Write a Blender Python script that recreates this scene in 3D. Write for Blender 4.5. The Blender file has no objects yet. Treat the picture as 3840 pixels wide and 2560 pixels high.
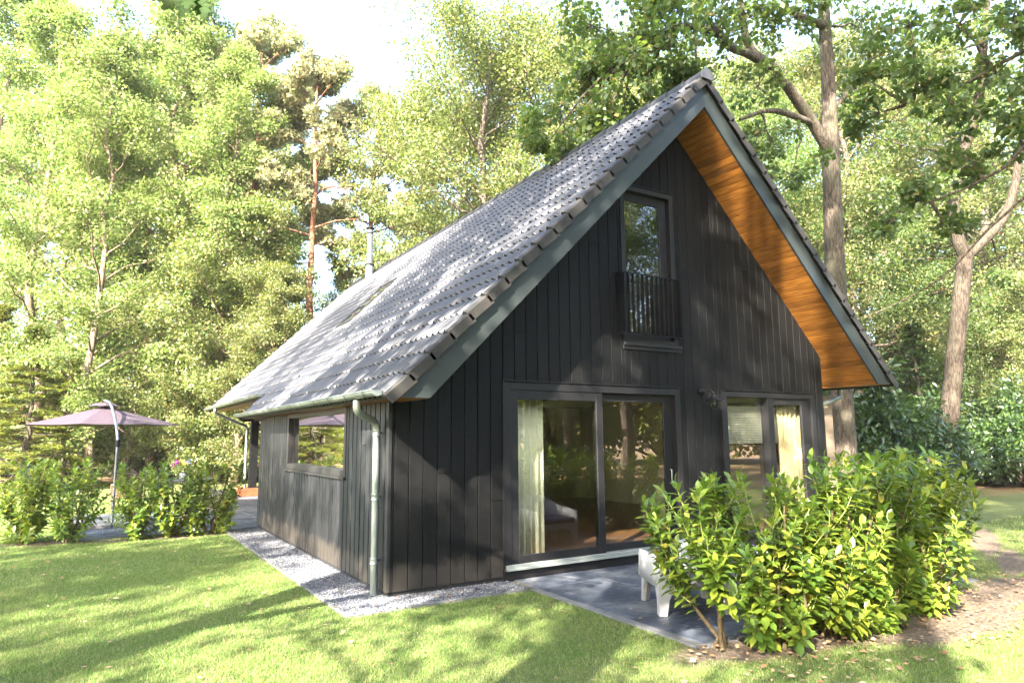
import bpy, math, random
import numpy as np
from mathutils import Vector, Matrix

# ------------------------------------------------------------------ camera, sky, sun, exposure
sc = bpy.context.scene
COL = sc.collection
CAM = np.array([-2.7047, -6.8827, 1.6017])
YAW, PIT, ROL, FPX = math.radians(-31.781), math.radians(7.9636), math.radians(-0.4733), 2505.0
_f = np.array([math.sin(-YAW)*math.cos(PIT), math.cos(YAW)*math.cos(PIT), math.sin(PIT)])
_r0 = np.array([math.cos(YAW), math.sin(YAW), 0.0])
_u0 = np.cross(_r0, _f)
_R = math.cos(ROL)*_r0 + math.sin(ROL)*_u0
_U = -math.sin(ROL)*_r0 + math.cos(ROL)*_u0
cam_data = bpy.data.cameras.new("camera")
cam = bpy.data.objects.new("camera", cam_data)
COL.objects.link(cam)
m = Matrix.Identity(4)
for i in range(3):
    m[i][0] = _R[i]; m[i][1] = _U[i]; m[i][2] = -_f[i]; m[i][3] = CAM[i]
cam.matrix_world = m
cam_data.sensor_width = 36.0
cam_data.lens = 36.0*FPX/3840.0
cam_data.shift_x = -3.09/3840.0
cam_data.shift_y = 5.10/3840.0
cam_data.clip_start = 0.05
cam_data.clip_end = 3000.0
sc.camera = cam

SUN_TO = np.array([1.52, 1.0, -1.21]); SUN_TO /= np.linalg.norm(SUN_TO)     # direction the light travels
SUN_EL = math.asin(-SUN_TO[2])
world = bpy.data.worlds.new("World"); sc.world = world; world.use_nodes = True
wn = world.node_tree
bg = wn.nodes["Background"]
sky = wn.nodes.new("ShaderNodeTexSky")
sky.sky_type = 'NISHITA'; sky.sun_disc = False
sky.sun_elevation = SUN_EL
sky.sun_rotation = math.atan2(-SUN_TO[0], -SUN_TO[1])
sky.air_density = 1.0; sky.dust_density = 2.5; sky.ozone_density = 1.0
wn.links.new(sky.outputs[0], bg.inputs[0]); bg.inputs[1].default_value = 0.15
sd = bpy.data.lights.new("sun", 'SUN'); sd.energy = 5.0; sd.angle = math.radians(0.5)
sd.color = (1.0, 0.93, 0.82)
sun = bpy.data.objects.new("sun", sd); COL.objects.link(sun)
sun.rotation_euler = Vector(SUN_TO).to_track_quat('-Z', 'Y').to_euler()
sun.location = (-30, -20, 24)
sc.view_settings.view_transform = 'Standard'
sc.view_settings.look = 'None'
sc.view_settings.gamma = 1.0
sc.view_settings.exposure = 3.2
sc.render.engine = 'CYCLES'
cy = sc.cycles
cy.max_bounces = 8; cy.diffuse_bounces = 3; cy.glossy_bounces = 3
cy.transmission_bounces = 4; cy.transparent_max_bounces = 12
cy.caustics_reflective = False; cy.caustics_refractive = False
cy.sample_clamp_indirect = 6.0
try:
    cy.use_denoising = True
    cy.denoiser = 'OPENIMAGEDENOISE'
    cy.denoising_prefilter = 'ACCURATE'
except Exception:
    pass

def ray(px, py):
    return _R*(px-1923.09)/FPX - _U*(py-1285.1)/FPX + _f
def at(px, py, t): return CAM + ray(px, py)*t
def atz(px, py, z=-0.07): d = ray(px, py); return CAM + d*(z-CAM[2])/d[2]
def aty(px, py, y): d = ray(px, py); return CAM + d*(y-CAM[1])/d[1]
def atx(px, py, x): d = ray(px, py); return CAM + d*(x-CAM[0])/d[0]

# ------------------------------------------------------------------ materials
def mat(name):
    mm = bpy.data.materials.new(name); mm.use_nodes = True
    nt = mm.node_tree
    for n in list(nt.nodes):
        if n.type != 'OUTPUT_MATERIAL': nt.nodes.remove(n)
    return mm, nt, nt.nodes["Material Output"]
def N(nt, t, **kw):
    n = nt.nodes.new(t)
    for k, v in kw.items(): setattr(n, k, v)
    return n
def L(nt, a, b): nt.links.new(a, b)
def ramp(nt, fac, stops):
    r = N(nt, "ShaderNodeValToRGB")
    e = r.color_ramp.elements
    while len(e) < len(stops): e.new(0.5)
    for i, (p, c) in enumerate(stops):
        e[i].position = p; e[i].color = (c[0], c[1], c[2], 1)
    L(nt, fac, r.inputs[0]); return r.outputs[0]
def objco(nt): return N(nt, "ShaderNodeTexCoord").outputs['Object']
def noise(nt, co, scale, detail=4, rough=0.55, vec=None):
    n = N(nt, "ShaderNodeTexNoise"); n.inputs['Scale'].default_value = scale
    n.inputs['Detail'].default_value = detail; n.inputs['Roughness'].default_value = rough
    if vec is not None:
        mp = N(nt, "ShaderNodeMapping"); mp.inputs['Scale'].default_value = vec
        L(nt, co, mp.inputs[0]); L(nt, mp.outputs[0], n.inputs[0])
    else: L(nt, co, n.inputs[0])
    return n.outputs[0]
def bump(nt, h, strength=0.4, dist=0.01):
    b = N(nt, "ShaderNodeBump"); b.inputs['Strength'].default_value = strength
    b.inputs['Distance'].default_value = dist; L(nt, h, b.inputs['Height']); return b.outputs[0]
def princ(nt, out, rough=0.5, metal=0.0, spec=0.5):
    p = N(nt, "ShaderNodeBsdfPrincipled")
    p.inputs['Roughness'].default_value = rough; p.inputs['Metallic'].default_value = metal
    p.inputs['Specular IOR Level'].default_value = spec
    L(nt, p.outputs[0], out.inputs[0]); return p
def simple(name, c1, c2=None, rough=0.5, metal=0.0, scale=8.0, vec=None, bmp=0.0, spec=0.5, bscale=None):
    mm, nt, out = mat(name); p = princ(nt, out, rough, metal, spec); co = objco(nt)
    c2 = c2 or tuple(x*0.8 for x in c1)
    n = noise(nt, co, scale, vec=vec)
    L(nt, ramp(nt, n, [(0.3, c2), (0.7, c1)]), p.inputs[0])
    if bmp:
        nb = noise(nt, co, bscale or scale*4, vec=vec); L(nt, bump(nt, nb, bmp, 0.01), p.inputs['Normal'])
    return mm
def island(nt):
    g = N(nt, "ShaderNodeNewGeometry"); return g.outputs['Random Per Island']

def leafmat(name, stops, trans=0.35, tcol=(0.32, 0.42, 0.05), rough=0.6, spec=0.3):
    mm, nt, out = mat(name)
    rnd = island(nt)
    col = ramp(nt, rnd, stops)
    oi = N(nt, "ShaderNodeObjectInfo")
    hs = N(nt, "ShaderNodeHueSaturation")
    mr = N(nt, "ShaderNodeMapRange"); mr.inputs['To Min'].default_value = 0.85; mr.inputs['To Max'].default_value = 1.2
    L(nt, oi.outputs['Random'], mr.inputs[0]); L(nt, mr.outputs[0], hs.inputs['Value'])
    mh = N(nt, "ShaderNodeMapRange"); mh.inputs['To Min'].default_value = 0.488; mh.inputs['To Max'].default_value = 0.512
    L(nt, oi.outputs['Random'], mh.inputs[0]); L(nt, mh.outputs[0], hs.inputs['Hue'])
    L(nt, col, hs.inputs['Color'])
    p = N(nt, "ShaderNodeBsdfPrincipled"); p.inputs['Roughness'].default_value = rough
    p.inputs['Specular IOR Level'].default_value = spec
    L(nt, hs.outputs[0], p.inputs[0])
    t = N(nt, "ShaderNodeBsdfTranslucent")
    mx = N(nt, "ShaderNodeMixRGB"); mx.blend_type = 'MIX'; mx.inputs[0].default_value = 0.6
    mx.inputs[2].default_value = (*tcol, 1); L(nt, hs.outputs[0], mx.inputs[1]); L(nt, mx.outputs[0], t.inputs[0])
    ms = N(nt, "ShaderNodeMixShader"); ms.inputs[0].default_value = trans
    L(nt, p.outputs[0], ms.inputs[1]); L(nt, t.outputs[0], ms.inputs[2]); L(nt, ms.outputs[0], out.inputs[0])
    return mm

def plankmat(name, c1, c2, rough, vec, bmp=0.5, spec=0.5, scale=6.0, dirt=None, vv=(0.55, 1.5)):
    mm, nt, out = mat(name); p = princ(nt, out, rough, 0, spec); co = objco(nt)
    n = noise(nt, co, scale, 6, 0.6, vec)
    isl = island(nt)
    c = ramp(nt, n, [(0.25, c2), (0.75, c1)])
    hs = N(nt, "ShaderNodeHueSaturation"); mr = N(nt, "ShaderNodeMapRange")
    mr.inputs['To Min'].default_value = vv[0]; mr.inputs['To Max'].default_value = vv[1]
    L(nt, isl, mr.inputs[0]); L(nt, mr.outputs[0], hs.inputs['Value']); L(nt, c, hs.inputs['Color'])
    last = hs.outputs[0]
    k = N(nt, "ShaderNodeTexVoronoi"); k.inputs['Scale'].default_value = 3.2
    mp = N(nt, "ShaderNodeMapping"); mp.inputs['Scale'].default_value = tuple(0.55 if v < 1 else 1.0 for v in vec)
    L(nt, co, mp.inputs[0]); L(nt, mp.outputs[0], k.inputs['Vector'])
    kr = ramp(nt, k.outputs['Distance'], [(0.03, (0.35, 0.3, 0.25)), (0.07, (1, 1, 1))])
    mx = N(nt, "ShaderNodeMixRGB"); mx.blend_type = 'MULTIPLY'; mx.inputs[0].default_value = 0.8
    L(nt, last, mx.inputs[1]); L(nt, kr, mx.inputs[2]); last = mx.outputs[0]
    if dirt:
        sp = N(nt, "ShaderNodeSeparateXYZ"); L(nt, co, sp.inputs[0])
        n2 = noise(nt, co, 5.0)
        ad = N(nt, "ShaderNodeMath", operation='MULTIPLY_ADD'); ad.inputs[1].default_value = -0.35
        L(nt, n2, ad.inputs[0]); L(nt, sp.outputs[2], ad.inputs[2])
        fr = ramp(nt, ad.outputs[0], [(0.0, (1, 1, 1)), (0.12, (0, 0, 0))])
        m2 = N(nt, "ShaderNodeMixRGB"); m2.inputs[2].default_value = (*dirt, 1)
        L(nt, fr, m2.inputs[0]); L(nt, last, m2.inputs[1]); last = m2.outputs[0]
    L(nt, last, p.inputs[0])
    nb = noise(nt, co, scale*5, 5, 0.6, vec); L(nt, bump(nt, nb, bmp, 0.004), p.inputs['Normal'])
    return mm

M = {}
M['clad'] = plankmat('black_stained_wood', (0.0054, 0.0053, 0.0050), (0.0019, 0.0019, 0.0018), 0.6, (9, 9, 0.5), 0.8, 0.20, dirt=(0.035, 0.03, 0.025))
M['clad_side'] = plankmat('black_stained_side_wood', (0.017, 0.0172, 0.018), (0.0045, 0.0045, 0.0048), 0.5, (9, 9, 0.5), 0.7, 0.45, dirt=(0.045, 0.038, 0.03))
M['soffit'] = plankmat('oiled_larch_wood', (0.40, 0.165, 0.026), (0.16, 0.052, 0.007), 0.5, (6, 0.8, 6), 0.5, 0.3, 5.0, vv=(0.6, 1.25))
M['barge'] = simple('green_grey_paint', (0.026, 0.032, 0.030), (0.021, 0.026, 0.025), 0.45, scale=3, bmp=0.08, bscale=60)
M['frame'] = simple('anthracite_frame_paint', (0.0058, 0.0050, 0.0054), (0.0044, 0.0038, 0.0042), 0.55, scale=5, bmp=0.05, bscale=90)
M['frame_side'] = simple('grey_brown_frame_paint', (0.024, 0.022, 0.022), (0.019, 0.017, 0.017), 0.4, scale=5, bmp=0.05, bscale=90)
M['black'] = simple('black_steel_paint', (0.003, 0.003, 0.0035), None, 0.6, bmp=0.05, spec=0.25)
M['zinc'] = simple('weathered_zinc', (0.42, 0.45, 0.42), (0.27, 0.30, 0.27), 0.42, 0.75, 5.0, (3, 3, 0.6), 0.1)
M['steel'] = simple('flue_steel', (0.30, 0.30, 0.31), (0.24, 0.24, 0.25), 0.4, 0.85, 6.0)
M['alu'] = simple('aluminium_sill', (0.50, 0.52, 0.48), (0.38, 0.41, 0.36), 0.42, 0.6, 4.0, (0.5, 5, 5), 0.1)
def tilemat():
    mm, nt, out = mat('dark_grey_roof_tile'); p = princ(nt, out, 0.42, 0, 0.5); co = objco(nt)
    n = noise(nt, co, 1.6, 7, 0.7); n2 = noise(nt, co, 60, 3)
    c = ramp(nt, n, [(0.3, (0.031, 0.032, 0.037)), (0.5, (0.042, 0.042, 0.046)), (0.72, (0.070, 0.065, 0.060))])
    mx = N(nt, "ShaderNodeMixRGB"); mx.blend_type = 'OVERLAY'; mx.inputs[0].default_value = 0.3
    L(nt, c, mx.inputs[1]); L(nt, ramp(nt, n2, [(0.3, (0.3, 0.3, 0.3)), (0.7, (0.7, 0.7, 0.7))]), mx.inputs[2])
    L(nt, mx.outputs[0], p.inputs[0])
    L(nt, ramp(nt, n2, [(0.3, (0.33,)*3), (0.7, (0.50,)*3)]), p.inputs['Roughness'])
    L(nt, bump(nt, n2, 0.06, 0.003), p.inputs['Normal'])
    return mm
M['tile'] = tilemat()
M['verge'] = simple('dark_brown_grey_verge_tile', (0.036, 0.032, 0.028), (0.025, 0.023, 0.020), 0.6, scale=6, bmp=0.15, bscale=80, spec=0.3)
M['roll_shade'] = simple('painted_roll_shade', (0.002, 0.002, 0.002), None, 0.95, spec=0.0)  # near-black colour that paints shade at the tile ends
M['deck'] = simple('roof_deck_felt', (0.02, 0.02, 0.02), None, 0.8)
M['white_plastic'] = simple('white_moulded_plastic', (0.42, 0.41, 0.40), (0.37, 0.365, 0.36), 0.4, scale=3, bmp=0.05, bscale=120)
M['cushion'] = simple('navy_cushion_cloth', (0.02, 0.025, 0.06), None, 0.85, bmp=0.3, bscale=150)
M['linen'] = simple('pale_linen', (0.86, 0.86, 0.70), (0.80, 0.80, 0.64), 0.9, scale=60, bmp=0.3)
M['linen2'] = simple('cream_linen', (0.86, 0.74, 0.48), (0.78, 0.66, 0.42), 0.9, scale=60, bmp=0.3)
M['plaster'] = simple('ochre_plaster', (0.60, 0.55, 0.36), (0.54, 0.49, 0.32), 0.85, scale=2, bmp=0.1)
M['parquet'] = plankmat('oak_floor', (0.24, 0.13, 0.055), (0.16, 0.08, 0.033), 0.35, (0.6, 9, 9), 0.2, 0.5)
M['canopy'] = simple('aubergine_canvas', (0.062, 0.041, 0.052), (0.050, 0.032, 0.042), 0.75, scale=5, bmp=0.2, bscale=200)
M['pole'] = simple('light_grey_pole', (0.16, 0.18, 0.21), None, 0.35, 0.5)
M['slate'] = None
M['gravel'] = None
M['concrete'] = simple('grey_edging_concrete', (0.17, 0.165, 0.155), (0.11, 0.108, 0.105), 0.8, scale=14, bmp=0.5, bscale=90)
M['corten'] = simple('rusty_steel', (0.26, 0.085, 0.03), (0.15, 0.05, 0.02), 0.7, 0.2, 7, bmp=0.2)
M['wicker'] = simple('brown_wicker', (0.16, 0.095, 0.05), (0.10, 0.055, 0.028), 0.7, scale=40, vec=(1, 1, 4), bmp=0.6)
M['tabledark'] = simple('dark_table_top', (0.025, 0.026, 0.03), None, 0.35)
M['pot'] = simple('zinc_pot', (0.10, 0.11, 0.12), None, 0.5, 0.3)
M['soil'] = simple('bark_soil', (0.10, 0.06, 0.035), (0.05, 0.032, 0.02), 0.95, scale=30, bmp=0.8)
M['blind'] = simple('grey_blind_slat', (0.70, 0.72, 0.66), None, 0.4)
M['clock'] = simple('pale_clock_face', (0.55, 0.50, 0.35), None, 0.5)
def slatemat():
    mm, nt, out = mat('dark_bluestone_slab'); p = princ(nt, out, 0.42, 0, 0.5); co = objco(nt)
    n = noise(nt, co, 2.0, 6, 0.65); isl = island(nt)
    c = ramp(nt, n, [(0.3, (0.030, 0.036, 0.050)), (0.5, (0.068, 0.078, 0.098)), (0.7, (0.17, 0.175, 0.18))])
    hs = N(nt, "ShaderNodeHueSaturation"); mr = N(nt, "ShaderNodeMapRange")
    mr.inputs['To Min'].default_value = 0.75; mr.inputs['To Max'].default_value = 1.25
    L(nt, isl, mr.inputs[0]); L(nt, mr.outputs[0], hs.inputs['Value']); L(nt, c, hs.inputs['Color'])
    L(nt, hs.outputs[0], p.inputs[0])
    n2 = noise(nt, co, 9, 6, 0.7)
    L(nt, ramp(nt, n2, [(0.3, (0.32,)*3), (0.7, (0.7,)*3)]), p.inputs['Roughness'])
    L(nt, bump(nt, n2, 0.5, 0.01), p.inputs['Normal']); return mm
M['slate'] = slatemat()
def gravelmat(flat):
    mm, nt, out = mat('grey_chippings' + ('_bed' if flat else '')); p = princ(nt, out, 0.75, 0, 0.4)
    if flat:
        co = objco(nt); v = N(nt, "ShaderNodeTexVoronoi"); v.inputs['Scale'].default_value = 60
        L(nt, co, v.inputs['Vector'])
        sp = N(nt, "ShaderNodeSeparateXYZ"); L(nt, v.outputs['Color'], sp.inputs[0]); fac = sp.outputs[0]
        L(nt, bump(nt, v.outputs['Distance'], 1.0, 0.02), p.inputs['Normal'])
    else: fac = island(nt)
    L(nt, ramp(nt, fac, [(0.0, (0.035, 0.04, 0.052)), (0.45, (0.10, 0.107, 0.125)), (0.8, (0.19, 0.19, 0.20)), (1.0, (0.34, 0.31, 0.28))]), p.inputs[0])
    return mm
M['gravel'] = gravelmat(False); M['gravelbed'] = gravelmat(True)
def glassmat(name, tint, boost, rough=0.0):
    mm, nt, out = mat(name)
    tr = N(nt, "ShaderNodeBsdfTransparent"); tr.inputs[0].default_value = (*tint, 1)
    gl = N(nt, "ShaderNodeBsdfGlossy"); gl.inputs['Roughness'].default_value = rough
    fr = N(nt, "ShaderNodeFresnel"); fr.inputs[0].default_value = 1.52
    mu = N(nt, "ShaderNodeMath", operation='MULTIPLY'); mu.inputs[1].default_value = boost; mu.use_clamp = True
    g = N(nt, "ShaderNodeNewGeometry")
    sb = N(nt, "ShaderNodeMath", operation='SUBTRACT'); sb.inputs[0].default_value = 1.0; L(nt, g.outputs['Backfacing'], sb.inputs[1])
    m0 = N(nt, "ShaderNodeMath", operation='MULTIPLY'); L(nt, sb.outputs[0], m0.inputs[0]); L(nt, fr.outputs[0], m0.inputs[1])
    L(nt, m0.outputs[0], mu.inputs[0])
    ms = N(nt, "ShaderNodeMixShader"); L(nt, mu.outputs[0], ms.inputs[0])
    L(nt, tr.outputs[0], ms.inputs[1]); L(nt, gl.outputs[0], ms.inputs[2]); L(nt, ms.outputs[0], out.inputs[0])
    return mm
M['glass'] = glassmat('window_glass', (0.97, 0.97, 0.92), 5.4)
M['glass_side'] = glassmat('coated_window_glass', (0.35, 0.38, 0.34), 4.2)
M['bulb_glass'] = glassmat('lamp_glass', (0.85, 0.88, 0.75), 2.0)
def brickmat():
    mm, nt, out = mat('weathered_light_brick'); p = princ(nt, out, 0.85); co = objco(nt)
    b = N(nt, "ShaderNodeTexBrick"); b.inputs['Scale'].default_value = 1.0
    b.inputs['Color1'].default_value = (0.36, 0.26, 0.17, 1); b.inputs['Color2'].default_value = (0.24, 0.18, 0.13, 1)
    b.inputs['Mortar'].default_value = (0.12, 0.11, 0.10, 1)
    b.inputs['Brick Width'].default_value = 0.2; b.inputs['Row Height'].default_value = 0.06; b.inputs['Mortar Size'].default_value = 0.0004
    mp = N(nt, "ShaderNodeMapping"); mp.inputs['Rotation'].default_value = (math.radians(90), 0, 0)
    L(nt, co, mp.inputs[0]); L(nt, mp.outputs[0], b.inputs['Vector'])
    L(nt, b.outputs['Color'], p.inputs[0]); L(nt, bump(nt, b.outputs['Fac'], -0.5, 0.01), p.inputs['Normal']); return mm
M['brick'] = brickmat()
def barkmat(name, c1, c2, c3, vec=(6, 6, 1.1), bmp=1.0, dist=0.05):
    mm, nt, out = mat(name); p = princ(nt, out, 0.9, 0, 0.2); co = objco(nt)
    n = noise(nt, co, 4.5, 8, 0.7, vec); n2 = noise(nt, co, 1.1, 5)
    c = ramp(nt, n, [(0.42, c2), (0.58, c1)])
    mx = N(nt, "ShaderNodeMixRGB"); mx.inputs[2].default_value = (*c3, 1)
    L(nt, ramp(nt, n2, [(0.5, (0,)*3), (0.72, (0.7,)*3)]), mx.inputs[0]); L(nt, c, mx.inputs[1])
    L(nt, mx.outputs[0], p.inputs[0]); L(nt, bump(nt, n, bmp, dist), p.inputs['Normal']); return mm
M['bark'] = barkmat('oak_bark', (0.17, 0.135, 0.10), (0.055, 0.043, 0.032), (0.10, 0.10, 0.06))
M['bark_brown'] = barkmat('brown_oak_bark', (0.115, 0.088, 0.064), (0.038, 0.029, 0.022), (0.08, 0.075, 0.045))
M['bark_pine'] = barkmat('pine_bark', (0.30, 0.13, 0.07), (0.13, 0.06, 0.04), (0.20, 0.13, 0.09), (5, 5, 1.5))
M['bark_grey'] = barkmat('pale_bark', (0.26, 0.19, 0.13), (0.10, 0.07, 0.05), (0.18, 0.17, 0.11))
M['stem'] = barkmat('laurel_stem', (0.14, 0.10, 0.05), (0.07, 0.05, 0.03), (0.10, 0.12, 0.04), (20, 20, 8), 0.3, 0.01)
M['twig'] = simple('green_shoot', (0.22, 0.26, 0.06), None, 0.6)
M['leaf_bright'] = leafmat('sunny_birch_leaf', [(0, (0.045, 0.085, 0.02)), (0.35, (0.105, 0.17, 0.04)), (0.72, (0.22, 0.285, 0.08)), (1.0, (0.46, 0.40, 0.20))], 0.38, (0.36, 0.50, 0.10))
M['leaf_mid'] = leafmat('mid_green_leaf', [(0, (0.04, 0.07, 0.018)), (0.45, (0.11, 0.15, 0.04)), (0.85, (0.26, 0.27, 0.10)), (1.0, (0.36, 0.26, 0.12))], 0.38, (0.32, 0.38, 0.06), 0.5, 0.5)
M['leaf_oak'] = leafmat('oak_leaf', [(0, (0.05, 0.09, 0.032)), (0.5, (0.085, 0.135, 0.042)), (0.93, (0.16, 0.20, 0.06)), (1.0, (0.28, 0.19, 0.06))], 0.40, (0.26, 0.38, 0.04), 0.5, 0.45)
M['needle'] = leafmat('pine_needle', [(0, (0.15, 0.19, 0.08)), (0.6, (0.28, 0.30, 0.14)), (1.0, (0.46, 0.36, 0.20))], 0.35, (0.4, 0.38, 0.18), 0.5)
M['spruce'] = leafmat('spruce_needle', [(0, (0.06, 0.10, 0.02)), (0.5, (0.13, 0.18, 0.025)), (0.85, (0.22, 0.24, 0.03)), (1.0, (0.26, 0.14, 0.05))], 0.2, (0.3, 0.34, 0.05), 0.5)
M['laurel'] = leafmat('laurel_leaf', [(0, (0.055, 0.10, 0.018)), (0.4, (0.105, 0.165, 0.024)), (0.8, (0.185, 0.235, 0.028)), (0.97, (0.29, 0.31, 0.04)), (1.0, (0.36, 0.24, 0.06))], 0.34, (0.38, 0.52, 0.03), 0.30, 0.5)
M['rhodo'] = leafmat('dark_glossy_leaf', [(0, (0.022, 0.048, 0.018)), (0.6, (0.045, 0.080, 0.025)), (1.0, (0.09, 0.14, 0.03))], 0.2, (0.14, 0.28, 0.03), 0.28, 0.7)
M['heather'] = leafmat('pinkish_leaf', [(0, (0.22, 0.13, 0.11)), (0.6, (0.30, 0.2, 0.16)), (1.0, (0.16, 0.18, 0.08))], 0.3, (0.4, 0.25, 0.2))
M['grass'] = leafmat('lawn_blade', [(0, (0.065, 0.135, 0.028)), (0.45, (0.125, 0.21, 0.045)), (0.8, (0.23, 0.275, 0.08)), (1.0, (0.42, 0.35, 0.20))], 0.35, (0.28, 0.38, 0.07), 0.6, 0.2)
def dry_patches(mm, dry, lo=0.48, hi=0.66, amount=0.4):
    nt = mm.node_tree; hs = [n for n in nt.nodes if n.type == 'HUE_SAT'][0]
    co = objco(nt); n1 = noise(nt, co, 1.3, 6, 0.7); fac = ramp(nt, n1, [(lo, (0,)*3), (hi, (amount,)*3)])
    mx = N(nt, "ShaderNodeMixRGB"); mx.inputs[2].default_value = (*dry, 1)
    src = hs.inputs['Color'].links[0].from_socket; L(nt, fac, mx.inputs[0]); L(nt, src, mx.inputs[1]); L(nt, mx.outputs[0], hs.inputs['Color'])
dry_patches(M['grass'], (0.27, 0.245, 0.11))
M['deadleaf'] = leafmat('fallen_leaf', [(0, (0.20, 0.10, 0.05)), (0.5, (0.38, 0.22, 0.11)), (1.0, (0.50, 0.38, 0.24))], 0.2, (0.4, 0.2, 0.05), 0.6)
for k, c in (('purple', (0.30, 0.01, 0.22)), ('yellow', (0.75, 0.45, 0.05)), ('violet', (0.10, 0.10, 0.35)), ('pink', (0.6, 0.25, 0.3))):
    M['petal_'+k] = simple(k+'_petal', c, None, 0.6)

SOIL = [(2.2, -3.15, 1.15, 0.33, -0.15), (3.9, -3.52, 1.25, 0.52, -0.05), (5.5, -3.35, 1.25, 0.36, 0.15), (-3.2, 6.7, 0.7, 0.30, -0.1), (-1.7, 6.3, 1.15, 0.2, -0.1), (7.6, -2.6, 1.2, 0.16, 0.4), (9.2, -1.6, 1.8, 0.2, 0.45), (6.2, -4.0, 0.9, 0.16, 0.5)]
def groundmat():
    mm, nt, out = mat('lawn_ground'); p = princ(nt, out, 0.9, 0, 0.2); co = objco(nt)
    n1 = noise(nt, co, 0.7, 6, 0.6); n2 = noise(nt, co, 25, 4, 0.7); n3 = noise(nt, co, 3.0, 6, 0.65)
    g = ramp(nt, n2, [(0.25, (0.06, 0.08, 0.025)), (0.6, (0.15, 0.165, 0.05)), (0.85, (0.26, 0.235, 0.11))])
    soil = ramp(nt, n2, [(0.25, (0.06, 0.042, 0.028)), (0.5, (0.135, 0.10, 0.07)), (0.75, (0.24, 0.185, 0.13))])
    litter = ramp(nt, n2, [(0.25, (0.12, 0.07, 0.035)), (0.55, (0.26, 0.17, 0.09)), (0.8, (0.40, 0.28, 0.15))])
    sp = N(nt, "ShaderNodeSeparateXYZ"); L(nt, co, sp.inputs[0])
    def blob(cx, cy, rx, ry, ang=0.0):
        # 1 in the middle of an ellipse, 0 outside
        mp = N(nt, "ShaderNodeMapping"); mp.vector_type = 'TEXTURE'
        mp.inputs['Location'].default_value = (cx, cy, -0.07); mp.inputs['Rotation'].default_value = (0, 0, ang)
        mp.inputs['Scale'].default_value = (rx, ry, 1.0)
        L(nt, co, mp.inputs[0])
        ln = N(nt, "ShaderNodeVectorMath", operation='LENGTH'); L(nt, mp.outputs[0], ln.inputs[0])
        return ln.outputs['Value']
    vals = [blob(*e_) for e_ in SOIL]
    cur = vals[0]
    for v in vals[1:]:
        mn = N(nt, "ShaderNodeMath", operation='MINIMUM'); L(nt, cur, mn.inputs[0]); L(nt, v, mn.inputs[1]); cur = mn.outputs[0]
    ad = N(nt, "ShaderNodeMath", operation='MULTIPLY_ADD'); ad.inputs[1].default_value = 0.9; L(nt, n3, ad.inputs[0]); L(nt, cur, ad.inputs[2])
    fs = ramp(nt, ad.outputs[0], [(0.0, (1,)*3), (1.0, (1,)*3)])
    mr = N(nt, "ShaderNodeMapRange"); mr.inputs['From Min'].default_value = 1.25; mr.inputs['From Max'].default_value = 1.6
    mr.inputs['To Min'].default_value = 1.0; mr.inputs['To Max'].default_value = 0.0; L(nt, ad.outputs[0], mr.inputs[0])
    m1 = N(nt, "ShaderNodeMixRGB"); L(nt, mr.outputs[0], m1.inputs[0]); L(nt, g, m1.inputs[1]); L(nt, soil, m1.inputs[2])
    # the wood floor starts beyond the lawn
    rad = N(nt, "ShaderNodeVectorMath", operation='DISTANCE'); rad.inputs[1].default_value = (0, 3, 0); L(nt, co, rad.inputs[0])
    a2 = N(nt, "ShaderNodeMath", operation='MULTIPLY_ADD'); a2.inputs[1].default_value = 8.0; L(nt, n1, a2.inputs[0]); L(nt, rad.outputs['Value'], a2.inputs[2])
    mr2 = N(nt, "ShaderNodeMapRange"); mr2.inputs['From Min'].default_value = 22; mr2.inputs['From Max'].default_value = 25
    L(nt, a2.outputs[0], mr2.inputs[0])
    m2 = N(nt, "ShaderNodeMixRGB"); L(nt, mr2.outputs[0], m2.inputs[0]); L(nt, m1.outputs[0], m2.inputs[1]); L(nt, litter, m2.inputs[2])
    L(nt, m2.outputs[0], p.inputs[0]); L(nt, bump(nt, n2, 0.8, 0.03), p.inputs['Normal']); return mm
M['ground'] = groundmat()

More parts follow.
